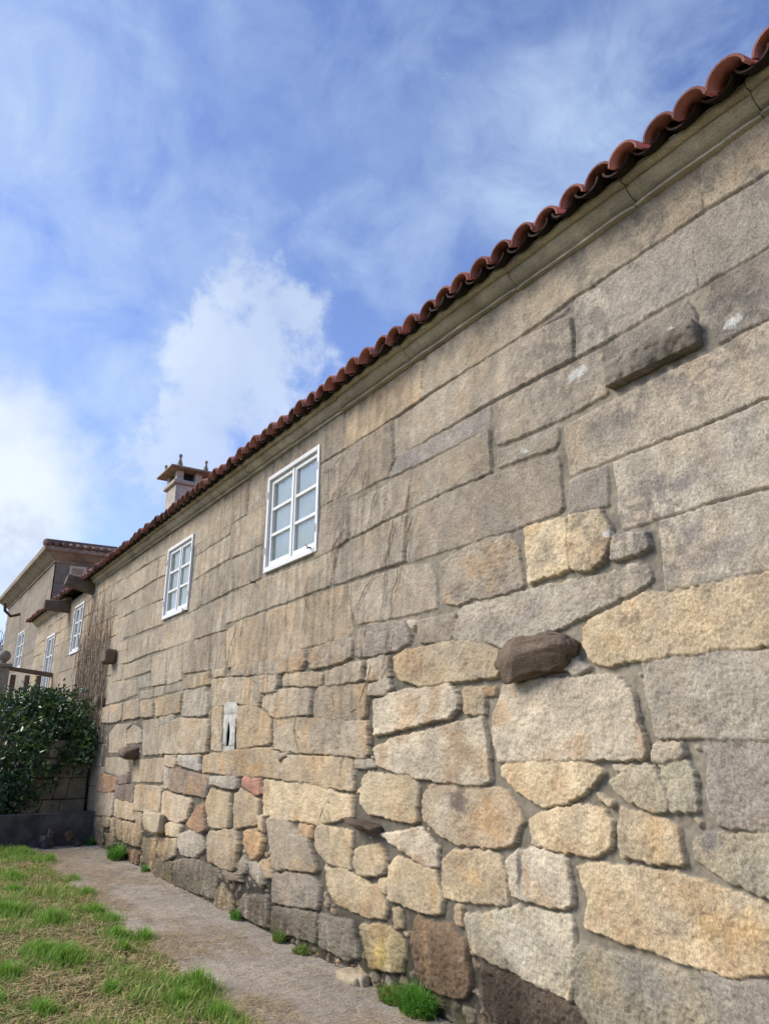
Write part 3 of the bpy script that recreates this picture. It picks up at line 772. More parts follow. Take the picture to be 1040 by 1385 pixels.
# windows: frame > sashes, pane, curtain
def make_window(name, house, x, y0, y1, z0, z1, rows=3, cols=2, fw=.044, sash=.045, label=None, curtain=True):
    """x = outer wall face; opens toward -X"""
    fr = MB(); o = .012; dp = .09
    fr.box(x-o, x+dp, y0, y0+fw, z0, z1); fr.box(x-o, x+dp, y1-fw, y1, z0, z1)
    fr.box(x-o, x+dp, y0+fw, y1-fw, z1-fw, z1); fr.box(x-o-.004, x+dp, y0+fw, y1-fw, z0, z0+fw*1.15)
    wo = fr.build(name, M_WHITE, house, bevel=.004)
    if label: wo['label'] = label
    iy0, iy1, iz0, iz1 = y0+fw, y1-fw, z0+fw*1.15, z1-fw
    mid = (iy0+iy1)/2
    xs0, xs1 = x+.018, x+.060
    for k in range(cols):
        a = iy0+.003+(iy1-iy0)/cols*k; b = iy0-.003+(iy1-iy0)/cols*(k+1)
        s = MB()
        s.box(xs0, xs1, a, a+sash, iz0+.003, iz1-.003); s.box(xs0, xs1, b-sash, b, iz0+.003, iz1-.003)
        s.box(xs0, xs1, a+sash, b-sash, iz0+.003, iz0+.003+sash*1.25); s.box(xs0, xs1, a+sash, b-sash, iz1-.003-sash, iz1-.003)
        pz0, pz1 = iz0+.003+sash*1.25, iz1-.003-sash
        for r_ in range(1, rows):
            zc_ = pz0+(pz1-pz0)*r_/rows
            s.box(xs0+.003, xs1-.006, a+sash, b-sash, zc_-.016, zc_+.016)
        s.build('sash', M_WHITE, wo, bevel=.004)
    s = MB(); s.box(xs0-.010, xs0-.001, mid-.018, mid+.018, iz0+.012, iz1-.012); s.build('meeting_strip', M_WHITE, wo, bevel=.003)
    p = MB(); p.add([(x+.040,iy0,iz0),(x+.040,iy1,iz0),(x+.040,iy1,iz1),(x+.040,iy0,iz1)], [(0,3,2,1)]); p.build('pane', M_GLASS, wo)
    if curtain:
        c = MB(); n = 40; pts = []
        for i in range(n+1):
            yy = iy0+(iy1-iy0)*i/n; xx = x+.066+.007*math.sin(i*1.7)+.004*math.sin(i*.6)
            pts += [(xx, yy, iz0-.02), (xx, yy, iz1+.02)]
        c.add(pts, [(2*i, 2*i+2, 2*i+3, 2*i+1) for i in range(n)]); c.build('curtain', M_CURT, wo, True)
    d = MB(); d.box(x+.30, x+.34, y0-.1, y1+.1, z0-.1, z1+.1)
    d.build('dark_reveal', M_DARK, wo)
    for yy in (y0+.030, y1-.030):
        for zz in (z0+.22*(z1-z0), z1-.20*(z1-z0)):
            hg = MB(); hg.tube([(x-.016, yy, zz-.035), (x-.016, yy, zz+.035)], .007, 8); hg.build('hinge', M_IRON if False else M_WHITE, wo)
    return wo
for i, (a, b, c, d) in enumerate(WIN[:3]): make_window('window', HOUSE, -.012, a, b, c, d)
a, b, c, d = WIN[3]; make_window('glazed_door', HOUSE, -.012, a, b, c, d, rows=4, label='tall white glazed door near the far end')
# iron shutter hooks beside the windows
for (px, py) in [(424,742),(347,788),(254,826)]:
    q = wallp(px, py); h = MB()
    h.tube([(0,q[1],q[2]),(-.05,q[1],q[2]+.004),(-.07,q[1]-.02,q[2]-.012),(-.10,q[1]-.07,q[2]-.03)], [.007,.007,.006,.004], 6)
    h.tube([(-.06,q[1]-.005,q[2]),(-.065,q[1]+.03,q[2]+.035)], [.006,.004], 6)
    h.build('iron_hook', M_IRON, HOUSE)
# plastered slit
a, b, c, d = SLIT
M_PLAST = simple_mat('blue_grey_render', lin((166,164,152)), .9, .35, 14, .8)
sl_ = MB()
rr = random.Random(5)
def jag(v, s=.030): return v+rr.uniform(-s, s)
L = 9; y0, y1 = 7.20, 7.58; zz = np.linspace(1.405, 1.90, L)
ol = [jag(y0) for _ in zz]; orr = [jag(y1) for _ in zz]
def slit_l(z): t = np.clip((z-c)/(d-c), 0, 1); return 7.40-.050*math.sin(math.pi*(t*.8+.2))*1.0
def slit_r(z): t = np.clip((z-c)/(d-c), 0, 1); return 7.40+.045*math.sin(math.pi*(t*.8+.2))
for k in range(L-1):
    za, zb = zz[k], zz[k+1]
    inside = (za >= c-.02 and zb <= d+.06)
    def piece(p0, p1, p2, p3):
        xs = -.018
        sl_.hexa([(xs,p0,za),(.0,p0,za),(.0,p1,za),(xs,p1,za),(xs,p3,zb),(.0,p3,zb),(.0,p2,zb),(xs,p2,zb)])
    if inside:
        piece(ol[k], slit_l(za), slit_l(zb), ol[k+1]); piece(slit_r(za), orr[k], orr[k+1], slit_r(zb))
    else: piece(ol[k], orr[k], orr[k+1], ol[k+1])
so_ = sl_.build('slit_surround', M_PLAST, HOUSE, True); so_['label'] = 'pale blue-grey rendered surround of a narrow dark slit'
md = so_.modifiers.new('w', 'WELD'); md.merge_threshold = .001
md = so_.modifiers.new('b', 'BEVEL'); md.width = .006; md.segments = 2
mb = MB(); mb.box(.10, .14, 7.2, 7.6, 1.35, 1.95); mb.build('slit_back', M_DARK, so_)

# projecting stones
def corbel(args, mat, label=None):
    V_, f_ = rock(*args[:6], **args[6]); o = mesh_obj('corbel', V_, f_, mat, HOUSE, True)
    if label: o['label'] = label
V_, f_ = rough_slab(-.062, .04, 1.765, 2.315, 3.338, 3.488, 4, .020, .045)
o = mesh_obj('corbel', V_, f_, M_LEDGE, HOUSE, True); o['label'] = 'long weathered grey ledge stone under the eaves at the near end'
corbel((-.02, 2.93, 1.985, .27, .56, .21, dict(seed=9, e=.5, amp=.42, n=56, cuts=14, cut=.80, rot=(-.16,.25,.10))), M_DARKST, 'dark weathered boulder jutting from the wall')
corbel((-.03, 4.72, .965, .20, .36, .07, dict(seed=12, e=.5, amp=.22, cuts=8, cut=.85, rot=(.06,.2,.1))), M_DARKST, 'thin brown sliver of stone jutting low on the wall')
corbel((-.05, 10.78, 1.345, .30, .34, .17, dict(seed=15, e=.4, amp=.28, cuts=10, cut=.95)), M_DARKST)
corbel((-.05, 12.55, 2.80, .28, .30, .22, dict(seed=18, e=.35, amp=.2, cuts=8, cut=.95)), M_DARKST)
corbel((-.04, 9.38, .585, .26, .50, .23, dict(seed=22, e=.35, amp=.28, cuts=10, cut=.95)), M_PALEST)
corbel((-.03, 13.0, 2.12, .20, .22, .18, dict(seed=25, e=.4, amp=.2)), M_DARKST)

# cornice: moulded blocks with joints
prof = [(-.02,4.318),(.030,4.320),(.034,4.331),(.006,4.337),(.006,4.347),(.020,4.351),(.044,4.360),(.066,4.373),(.082,4.390),(.090,4.408),(.088,4.420),(.080,4.424),(.126,4.427),(.132,4.440),(.130,4.464),(-.02,4.464)]
joints = [-3.0,-1.6,-.2]+[float(wallp(px, py, .08)[1]) for (px, py) in [(1017,130),(848,262),(689,385),(548,475),(457,545),(393,588),(332,630),(247,703),(160,757)]]+[14.6]
cb = MB(); ccol = []
def cornice_run(y0, y1, seed):
    n = max(int((y1-y0)/.06), 2); r = random.Random(seed); oo = r.uniform(-.006, .006); zz = r.uniform(-.004, .004)
    b = len(cb.v); m = len(prof)
    for i in range(n+1):
        y = y0+(y1-y0)*i/n
        for (p, z) in prof:
            dx = .004*(noise(y*6, z*40, 3)-.5)*2+(.004 if 0 < i < n else -.004)
            cb.v.append((-(p+oo+dx), y, z+zz+.003*(noise(y*5, z*30, 8)-.5)*2))
    for i in range(n):
        for k in range(m):
            k2 = (k+1) % m
            cb.f.append((b+i*m+k, b+i*m+k2, b+(i+1)*m+k2, b+(i+1)*m+k)); cb.m.append(0)
    cb.f.append(tuple(b+k for k in range(m))); cb.m.append(0); cb.f.append(tuple(b+n*m+k for k in range(m))[::-1]); cb.m.append(0)
for i in range(len(joints)-1): cornice_run(joints[i]+.003, joints[i+1]-.003, i)
cb.build('cornice', M_CORN, HOUSE, False); cb = MB()
yy = 17.0
while yy < 21.2: cornice_run(yy+.004, min(yy+1.2, 21.4)-.004, int(yy*7)); yy += 1.2
cb.build('cornice', M_CORN, HOUSE, False)


# two stone spouts under the eaves
def spout(base, tip, r0, r1):
    s = MB(); b = np.array(base); t = np.array(tip); ax = (t-b)/np.linalg.norm(t-b); sd = np.array([0,1.,0])
    up = np.cross(sd, ax); up = up if up[2] > 0 else -up
    pr = []
    for (p, r) in ((b, r0), (b*.5+t*.5, (r0*.9, r0*.95)[0] if False else r0*.92), (t, r1)):
        pr.append([p+sd*r*.9-up*r, p-sd*r*.9-up*r, p-sd*r*.95+up*r*.9, p-sd*r*.5+up*r*1.0, p+sd*r*.5+up*r*1.0, p+sd*r*.95+up*r*.9])
    vs = [v for q in pr for v in q]; m = 6
    fs = [(i*m+k, i*m+(k+1) % m, (i+1)*m+(k+1) % m, (i+1)*m+k) for i in range(2) for k in range(m)]+[tuple(range(m))[::-1], tuple(range(2*m, 3*m))]
    s.add(vs, fs); s.build('spout', M_DARKST, HOUSE, False, .015)
spout((.05,14.80,4.30), depthp(90,783.5,14.85), .13, .10)
spout((.05,17.0,4.25), depthp(60,817.5,17.05), .13, .10)

# roof of barrel tiles: covers and channels laid in rows up the slope
PITCH_T = .193; SL = .40; EAVE_O = .265; ZC = 4.405
tv = []; tf = []; tc = []
RT = random.Random(21)
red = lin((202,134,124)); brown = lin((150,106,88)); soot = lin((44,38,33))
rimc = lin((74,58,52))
def barrel(yc, x0, x1, zb, r0, r1, up=True, col=red, thick=.013, dy=0, skew=0.):
    """half-round clay tile from (x0) low end to (x1) upper end"""
    n = 10; b = len(tv)
    for (x, r, t) in ((x0, r0, 0), (x0+.010, r0, .02), (x1, r1, 1)):
        z = zb+(x+EAVE_O)*SL
        for rr_ in (r, r-thick):
            for k in range(n+1):
                th = math.pi*k/n
                yy = yc+dy+skew*t+rr_*math.cos(th); zz_ = z+(rr_*math.sin(th)*1.0 if up else -rr_*math.sin(th)*.72)
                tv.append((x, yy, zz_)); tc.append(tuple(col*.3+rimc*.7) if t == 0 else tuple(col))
    m = n+1
    def id(s, layer, k): return b+s*2*m+layer*m+k
    for s in range(2):
        for k in range(n):
            tf.append((id(s,0,k), id(s,0,k+1), id(s+1,0,k+1), id(s+1,0,k)))
            tf.append((id(s,1,k), id(s+1,1,k), id(s+1,1,k+1), id(s,1,k+1)))
        tf.append((id(s,0,0), id(s+1,0,0), id(s+1,1,0), id(s,1,0))); tf.append((id(s,0,n), id(s,1,n), id(s+1,1,n), id(s+1,0,n)))
    for k in range(n): tf.append((id(0,0,k), id(0,1,k), id(0,1,k+1), id(0,0,k+1)))
ncol = int((21.35+3.0)/PITCH_T)
y_first = 1.331-22*PITCH_T-.02
for i in range(ncol+2):
    yc_ = y_first+i*PITCH_T
    if yc_ < -2.95 or yc_ > 21.3: continue
    mixb = min(max((yc_-2.2)/7, 0), 1)*.85
    for row in range(9):
        xlo = -EAVE_O+row*.41; xhi = xlo+.46; lift = .012*(row > 0)
        c_ = (red*(1-mixb)+brown*mixb)*RT.uniform(.68, 1.18)
        j = RT.uniform(-.014, .014); e = RT.uniform(-.035, .028) if row == 0 else 0
        barrel(yc_, xlo+e, xhi, ZC+.006+lift+RT.uniform(-.009, .009), .096*RT.uniform(.93, 1.06), .074, True, c_, dy=j, skew=RT.uniform(-.008, .008))
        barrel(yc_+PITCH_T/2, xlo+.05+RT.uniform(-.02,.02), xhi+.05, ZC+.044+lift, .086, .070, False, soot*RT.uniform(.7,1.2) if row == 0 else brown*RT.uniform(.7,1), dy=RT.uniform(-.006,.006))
for i in range(ncol+2):        # sooty mortar packed into the mouths of the covers
    yc_ = y_first+i*PITCH_T
    if yc_ < -2.95 or yc_ > 21.3: continue
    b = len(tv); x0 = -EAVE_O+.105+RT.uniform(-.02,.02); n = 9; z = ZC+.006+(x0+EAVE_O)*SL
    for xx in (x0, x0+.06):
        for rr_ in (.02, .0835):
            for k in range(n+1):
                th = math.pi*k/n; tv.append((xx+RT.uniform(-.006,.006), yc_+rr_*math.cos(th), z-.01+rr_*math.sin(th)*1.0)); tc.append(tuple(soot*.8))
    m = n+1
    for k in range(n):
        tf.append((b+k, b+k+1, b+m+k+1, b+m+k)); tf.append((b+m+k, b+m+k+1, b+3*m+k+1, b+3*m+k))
tv_ = np.array(tv); tfq = np.array(tf)
roof = quad_mesh_np('roof', tv_, tfq, M_TILE, HOUSE, True, np.array(tc))
try:
    roof.data.set_sharp_from_angle(angle=math.radians(40))
except Exception: pass
# bedding mortar between the tiles at the eaves, a lifted tile, and the rear slope
mb = MB()
M_BED = simple_mat('sooty_bedding_mortar', lin((46,40,35)), .95, .4, 14, .8)
mb.add([(-.10,-3,4.463),(-.10,21.3,4.463),(3.45,21.3,4.463+3.55*SL),(3.45,-3,4.463+3.55*SL),(-.10,-3,4.505),(-.10,21.3,4.505),(3.45,21.3,4.505+3.55*SL),(3.45,-3,4.505+3.55*SL)],
       [(0,1,2,3),(4,7,6,5),(0,4,5,1),(1,5,6,2),(2,6,7,3),(3,7,4,0)])
mb.build('roof_bed', M_BED, roof)
mb = MB(); zr = 4.62+3.45*SL
mb.add([(3.45,-3.1,zr),(3.45,21.3,zr),(7.0,21.3,zr-3.55*SL),(7.0,-3.1,zr-3.55*SL),(3.45,-3.1,zr+.06),(3.45,21.3,zr+.06),(7.0,21.3,zr-3.55*SL+.06),(7.0,-3.1,zr-3.55*SL+.06)],
       [(0,1,2,3),(4,7,6,5),(0,4,5,1),(1,5,6,2),(2,6,7,3),(3,7,4,0)])
M_TILE2 = simple_mat('plain_tile_slope', lin((140,80,60)), .85, .25, 6, .6)
mb.build('rear_slope', M_TILE2, roof)

# chimney
CH = MB()
cx0, cx1, cy0, cy1, cz = 1.12, 1.64, 13.85, 14.50, 6.40
CH.box(cx0, cx1, cy0, cy1, 4.7, cz)
ch = CH.build('chimney', M_CHIM, HOUSE, bevel=.02); ch['label'] = 'granite chimney with a slab cap and small finials'
mb = MB(); mb.box(cx0-.06, cx1+.06, cy0-.06, cy1+.06, cz, cz+.09); mb.build('chimney_band', M_CHIM, ch, bevel=.03)
for (x, y) in ((cx0+.07, cy0+.07), (cx1-.07, cy0+.07), (cx0+.07, cy1-.07), (cx1-.07, cy1-.07)):
    mb = MB(); mb.box(x-.07, x+.07, y-.07, y+.07, cz+.09, cz+.29); mb.build('cap_post', M_CHIM, ch, bevel=.01)
mb = MB(); mb.box(cx0+.15, cx1-.15, cy0+.15, cy1-.15, cz+.091, cz+.288); mb.build('flue', M_DARK, ch)
mb = MB(); a0, a1, b0, b1 = cx0-.18, cx1+.18, cy0-.18, cy1+.18; zc0, zc1 = cz+.29, cz+.33
mb.hexa([(a0,b0,zc0),(a1,b0,zc0),(a1,b1,zc0),(a0,b1,zc0),(a0,b0,zc1),(a1,b0,zc1),(a1,b1,zc1),(a0,b1,zc1)])
mb.hexa([(a0+.01,b0+.01,zc1+.001),(a1-.01,b0+.01,zc1+.001),(a1-.01,b1-.01,zc1+.001),(a0+.01,b1-.01,zc1+.001),(a0+.3,b0+.35,zc1+.12),(a1-.3,b0+.35,zc1+.12),(a1-.3,b1-.35,zc1+.12),(a0+.3,b1-.35,zc1+.12)])
mb.build('chimney_cap', M_MIDST, ch, bevel=.015)
for (x, y, s) in ((cx0+.04, cy0+.0, .68), (cx1+.06, cy0+.0, .62), (cx0-.04, cy1+.04, .60), (cx1+.02, cy1+.02, .6)):
    mb = MB(); mb.lathe((x, y, cz+.33), [(.10*s,0),(.10*s,.06*s),(.07*s,.08*s),(.085*s,.12*s),(.04*s,.26*s),(.03*s,.33*s),(.055*s,.37*s),(.05*s,.42*s),(.015*s,.45*s)], 12)
    mb.build('finial', M_MIDST, ch, True)
# ------------------------------------------------------------------ tower house behind the far end
TW = thing('tower_house', 'taller square granite house with hipped roof behind the far end of the long house', 'house', (.25, 21.3, 0))
TW.location = (0, 0, 0)
tx0, tx1, ty0, ty1, tz = .25, 7.2, 21.3, 30.6, 6.15
wins = [(25.2,26.7,3.55,4.75)]
# front wall with courses (stone pattern in relief)
def ashlar(name, house, origin, ax, length, z0, z1, holes, seed, mat, out):
    r = np.random.RandomState(seed); s = .05
    us = np.arange(0, length+s, s); us[-1] = length; zz = np.arange(z0, z1+s, s); zz[-1] = z1
    for (a, b, c, d) in holes: snap(us, a+.03); snap(us, b-.03); snap(zz, c+.03); snap(zz, d-.03)
    Ug, Zz = np.meshgrid(us, zz); h = np.zeros_like(Ug); cc = np.ones(Ug.shape+(3,))*lin((128,112,92))
    z = z0
    while z < z1:
        hh = r.uniform(.32, .45); u = -r.uniform(0, .6)
        while u < length:
            wd = r.uniform(.6, 1.2)
            d = np.minimum(np.minimum(Ug-u, u+wd-Ug), np.minimum(Zz-z, z+hh-Zz))
            m = d > .012; rise = r.uniform(.012, .03); h[m] = rise*np.clip(d[m]/.03, 0, 1)
            k = ['a','b','b','t'][r.randint(4)]; cc[m] = desat(lin(PAL[k])*.72*r.uniform(.82, 1.05), .62)
            u += wd
        z += hh
    h += .01*(fbm(Ug*6, Zz*6, seed, 3)-.5)
    o = np.array(origin); A = np.array(ax); O = np.array(out)
    V = o+Ug[...,None]*A+h[...,None]*O; V[...,2] = Zz
    n, m_ = Ug.shape; idx = np.arange(n*m_).reshape(n, m_)
    keep = np.ones((n-1, m_-1), bool); uc = (us[:-1]+us[1:])/2; zc_ = (zz[:-1]+zz[1:])/2
    for (a, b, c, d) in holes: keep &= ~((uc[None] > a+.03) & (uc[None] < b-.03) & (zc_[:,None] > c+.03) & (zc_[:,None] < d-.03))
    Qd = np.stack([idx[:-1,:-1], idx[1:,:-1], idx[1:,1:], idx[:-1,1:]], -1)[keep]
    return quad_mesh_np(name, V.reshape(-1, 3), Qd, mat, house, True, cc.reshape(-1, 3))
ashlar('wall', TW, (tx0, ty0, 0), (0,1,0), ty1-ty0, 0, tz+.15, [(a-ty0, b-ty0, c, d) for (a,b,c,d) in wins], 5, M_WALL, (-1,0,0))
ashlar('wall', TW, (tx0, ty0, 0), (1,0,0), tx1-tx0, 0, tz+.15, [], 6, M_WALL, (0,-1,0))
mb = MB(); mb.box(tx1-.3, tx1, ty0+.1, ty1, 0, tz); mb.box(tx0+.05, tx1-.3, ty1-.3, ty1, 0, tz); mb.build('back_wall', M_TOWER, TW)
for (a, b, c, d) in wins: make_window('window', TW, tx0-.015, a, b, c, d)
qa = depthp(95, 765, ty0-.04); qb = depthp(116, 782, ty0-.04)     # blind opening on the side wall, pale margin round it
mb = MB(); mb.box(qa[0], qb[0], ty0-.06, ty0-.03, qb[2], qa[2]); bp = mb.build('blind_panel', stone_mat('pale_margin', lin((206,194,168)), .1, .6, .1, .4), TW, bevel=.01)
mb = MB(); mb.box(qa[0]+.07, qb[0]-.07, ty0-.066, ty0-.062, qb[2]+.06, qa[2]-.06); mb.build('infill', M_TOWER, bp)
M_TCORN = stone_mat('tower_cornice', lin((150,138,120)), .25, .8, .6, .5)
# moulded eaves
mb = MB()
pf = [(.0, tz-.04), (.05, tz-.04), (.06, tz), (.14, tz+.05), (.28, tz+.17), (.38, tz+.22), (.40, tz+.32)]
vs = []; fs = []
for (o, z) in pf: vs += [(tx0-o,ty0-o,z),(tx1+o,ty0-o,z),(tx1+o,ty1+o,z),(tx0-o,ty1+o,z)]
for i in range(len(pf)-1):
    for k in range(4): fs.append((4*i+k, 4*i+(k+1) % 4, 4*i+4+(k+1) % 4, 4*i+4+k))
fs += [(3,2,1,0), tuple(4*(len(pf)-1)+k for k in range(4))]
mb.add(vs, fs)
mb.build('cornice', M_TCORN, TW)
# hipped roof with barrel rolls
ex0, ex1, ey0, ey1 = tx0-.38, tx1+.38, ty0-.40, ty1+.38; ez = tz+.33; rz = ez+1.0
hy0 = ey0+(ex1-ex0)/2; hy1 = ey1-(ex1-ex0)/2; mx_ = (ex0+ex1)/2
rb = MB()
rb.add([(ex0,ey0,ez),(ex1,ey0,ez),(ex1,ey1,ez),(ex0,ey1,ez),(mx_,hy0,rz),(mx_,hy1,rz)], [(0,1,4),(1,2,5,4),(2,3,5),(3,0,4,5),(0,3,2,1)])
M_OLDT = simple_mat('weathered_brown_tile', lin((112,88,76)), .9, .4, 5, .8)
rt = rb.build('roof', M_OLDT, TW)
g = MB(); r_ = random.Random(4)
def roll(p, q, r=.07): g.tube([p, q], [r, r*.9], 8)
n = int((ex1-ex0)/.21)
for i in range(n+1):
    x = ex0+.06+i*.21
    t = min(x-ex0, ex1-x)/((ex1-ex0)/2); 
    roll((x, ey0-.04, ez+.03), (x, ey0+max(t,.02)*(hy0-ey0), ez+.03+max(t,.02)*1.0))
n = int((ey1-ey0)/.21)
for i in range(n+1):
    y = ey0+.06+i*.21
    t = min(min(y-ey0, ey1-y)/((ex1-ex0)/2), 1)
    roll((ex0+.02, y, ez-.01), (ex0+max(t,.02)*(mx_-ex0), y, ez+.03+max(t,.02)*1.0))
g.tube([(ex0,ey0,ez+.05),(mx_,hy0,rz+.05)], .11, 8); g.tube([(mx_,hy0,rz+.05),(mx_,hy1,rz+.05)], .11, 8)
g.build('roll_tiles', M_OLDT, rt, True)
q = depthp(33, 812, 27.0)
mb = MB(); mb.tube([(tx0,27,5.45),(-.05,27.0,5.35),(-.25,26.9,5.5),(-.3,26.8,5.75)], .05, 8); mb.build('iron_bracket', M_IRON, TW)

# ------------------------------------------------------------------ landing before the glazed door, with its balustrade
LD = thing('stone_landing', 'stone landing with wooden railing and ball-topped post, above the dark shrub', 'landing')
mb = MB(); mb.box(-1.75, -.03, 18.0, 21.0, 0, 2.0); mb.build('platform', M_TOWER, LD, bevel=.03)
p1 = depthp(6, 905, 18.05)
p0 = depthp(67, 913, 18.05)
rz_ = (p0[2]+p1[2])/2+.03
rx0 = p1[0]+.10
mb = MB(); mb.hexa([(rx0,17.98,p1[2]-.02),(p0[0]+.05,17.98,p0[2]-.05),(p0[0]+.05,18.10,p0[2]-.05),(rx0,18.10,p1[2]-.02),(rx0,17.98,p1[2]+.06),(p0[0]+.05,17.98,p0[2]+.05),(p0[0]+.05,18.10,p0[2]+.05),(rx0,18.10,p1[2]+.06)])
mb.build('rail', M_WOOD, LD, bevel=.01)
for px in (17, 36, 52):
    q = depthp(px, 925, 18.04); mb = MB(); mb.box(q[0]-.05, q[0]+.05, 18.0, 18.08, 2.0, p0[2]-.03); mb.build('baluster', M_WOOD, LD, bevel=.008)
mb = MB(); mb.box(p1[0]-.16, p1[0]+.10, 17.9, 18.18, 0, p1[2]+.03); mb.box(p1[0]-.20, p1[0]+.14, 17.86, 18.22, p1[2]+.031, p1[2]+.11)
po = mb.build('newel_post', M_MIDST, LD, bevel=.02)
mb = MB(); mb.lathe((p1[0]-.03, 18.04, p1[2]+.11), [(.07,0),(.05,.04),(.09,.07),(.13,.14),(.13,.19),(.09,.26),(.03,.29)], 16); mb.build('ball', M_MIDST, po, True)

# ------------------------------------------------------------------ dark low wall across the end of the path
LW = MB()
n = 40; x0, x1 = -6.0, -.03
tag_o = MB()
for i in range(n):
    a = x0+(x1-x0)*i/n; b = x0+(x1-x0)*(i+1)/n
    ha = .455+.012*(noise(a*2, 1, 3)-.5); hb = .455+.012*(noise(b*2, 1, 3)-.5)
    LW.add([(a,12.5,-.1),(b,12.5,-.1),(b,12.72,-.1),(a,12.72,-.1),(a,12.5,ha),(b,12.5,hb),(b,12.72,hb),(a,12.72,ha)],
           [(0,1,5,4),(4,5,6,7),(2,3,7,6)]+([(0,4,7,3)] if i == 0 else [])+([(1,2,6,5)] if i == n-1 else []))
lw = LW.build('low_wall', M_BLACKW, None)
tag(lw, 'low blackened concrete garden wall closing the end of the path below the shrub', 'wall')
# rubble heap leaning on it
hp = thing('rubble_heap', 'small heap of dark broken stones against the low blackened wall', 'rubble')
r_ = random.Random(8)
for i in range(13):
    px = r_.uniform(52, 112); hgt = (1-abs(px-80)/45)
    q = depthp(px, 1140, 12.42); z = r_.uniform(.02, .30)*max(hgt, .1); s = r_.uniform(.05, .11)
    V_, f_ = rock(q[0], 12.38+r_.uniform(-.06,.04), z, s*1.5, s*.9, s*(1.2 if i % 3 else 2.0), seed=50+i, e=.5, amp=.3, n=12, cuts=8, cut=.6, rot=(r_.uniform(-.4,.4), r_.uniform(-.6,.6), r_.uniform(0,3)))
    mesh_obj('stone', V_, f_, M_BLACKW if i % 7 else M_DARKST, hp)
# raised soil behind the low wall
mb = MB(); mb.box(-6.0, -.9, 12.72, 17.9, -.1, .40); 
struct(mb.build('terrace_soil', simple_mat('dark_soil', lin((74,62,48)), .95, .3, 6, .8), None))
# battered masonry pier at the foot of the wall behind the low wall
PB = MB()
r_ = random.Random(3)
zl = [0,.32,.60,.92,1.22,1.5]
for i in range(len(zl)-1):
    za, zb = zl[i]+.002, zl[i+1]-.002
    xa = lambda z: -1.20+.40*z
    x = xa(za)
    cuts = sorted([r_.uniform(.3,.45), r_.uniform(.6,.75)])
    ed = [0]+cuts+[1]
    for k in range(3):
        la, lb = xa(za)+(-.05-xa(za))*ed[k], xa(za)+(-.05-xa(za))*ed[k+1]-.004
        ua, ub = xa(zb)+(-.05-xa(zb))*ed[k], xa(zb)+(-.05-xa(zb))*ed[k+1]-.004
        j = r_.uniform(-.015, .015)
        PB.hexa([(la,13.2+j,za),(lb,13.2+j,za),(lb,14.2,za),(la,14.2,za),(ua,13.2+j+.02,zb),(ub,13.2+j+.02,zb),(ub,14.2,zb),(ua,14.2,zb)])
pb = PB.build('stone_pier', stone_mat('mossy_pier_stone', lin((132,118,92)), .35, .9, .9, .8), None, bevel=.02)
tag(pb, 'sloping mossy stone pier beside the wall, half hidden under the shrub', 'pier')

# ------------------------------------------------------------------ dry vine on the far wall
vm_ = MB(); r_ = random.Random(12)
for i in range(210):
    y = 12.85+2.3*r_.random()**1.2; z0 = r_.uniform(1.7, 2.2); z1 = r_.uniform(2.9, 4.2)
    pts = []; n = 22; a = r_.uniform(0, 6); lean = r_.uniform(-.22, .22); o = r_.uniform(.035, .09)
    for k in range(n+1):
        t = k/n
        pts.append((-(o+.02*math.sin(5*t+a)), y+lean*t+.07*math.sin(5*t+a)+.035*math.sin(17*t+a*2)+.02*math.sin(41*t+a*3), z0+(z1-z0)*t))
    rr_ = r_.uniform(.0025, .006)+(.005 if i % 12 == 0 else 0)
    vm_.tube(pts, [rr_*(1-.6*k/n) for k in range(n+1)], 5, i % 3)
vo = vm_.build('bare_vine', [M_VINE, M_BARK, simple_mat('pale_dead_vine', lin((168,150,130)), .9, .3, 14)], None, True)
tag(vo, 'curtain of bare brown vine stems climbing the far wall right of the white window', 'vine')
# thin dead creeper stems on the middle of the wall
CRP = thing('dead_creeper', 'thin dead creeper stems scribbled over the wall right of the nearest window', 'creeper', tuple(wallp(500, 760))); CRO = np.array(CRP.location); r_ = random.Random(31)
strokes = [[(485,627),(470,655),(453,670)],[(495,598),(488,625),(483,640)],[(557,663),(552,690),(545,703)],[(471,694),(462,708),(452,722)],
 [(459,730),(452,750),(450,762)],[(532,720),(526,760),(522,810),(515,850)],[(512,771),(490,810),(476,842)],[(539,848),(530,890),(512,935),(497,972)],[(498,852),(493,880),(490,920)],
 [(530,690),(525,705),(522,722)],[(500,640),(490,672),(478,690)],[(536,705),(531,730),(528,745)],[(470,715),(455,735),(448,755),(446,790)],[(440,640),(455,632),(470,610)],
 [(433,990),(430,1010),(425,1025)],[(402,970),(400,990),(406,1015)],[(460,985),(470,1010),(472,1022)],[(450,935),(455,955),(452,970)],[(545,760),(535,800),(530,850),(520,905)],
 [(322,850),(312,880),(309,905)],[(345,800),(335,830),(330,850)],[(505,900),(490,950),(470,975)],[(475,1000),(465,985),(455,970)],[(515,655),(505,690),(500,720)],
 [(560,700),(553,740),(549,765)],[(448,1080),(447,1095),(450,1110)],[(440,1085),(441,1100),(446,1112)],[(395,800),(390,830),(388,870)],[(420,780),(415,820),(412,870)]]
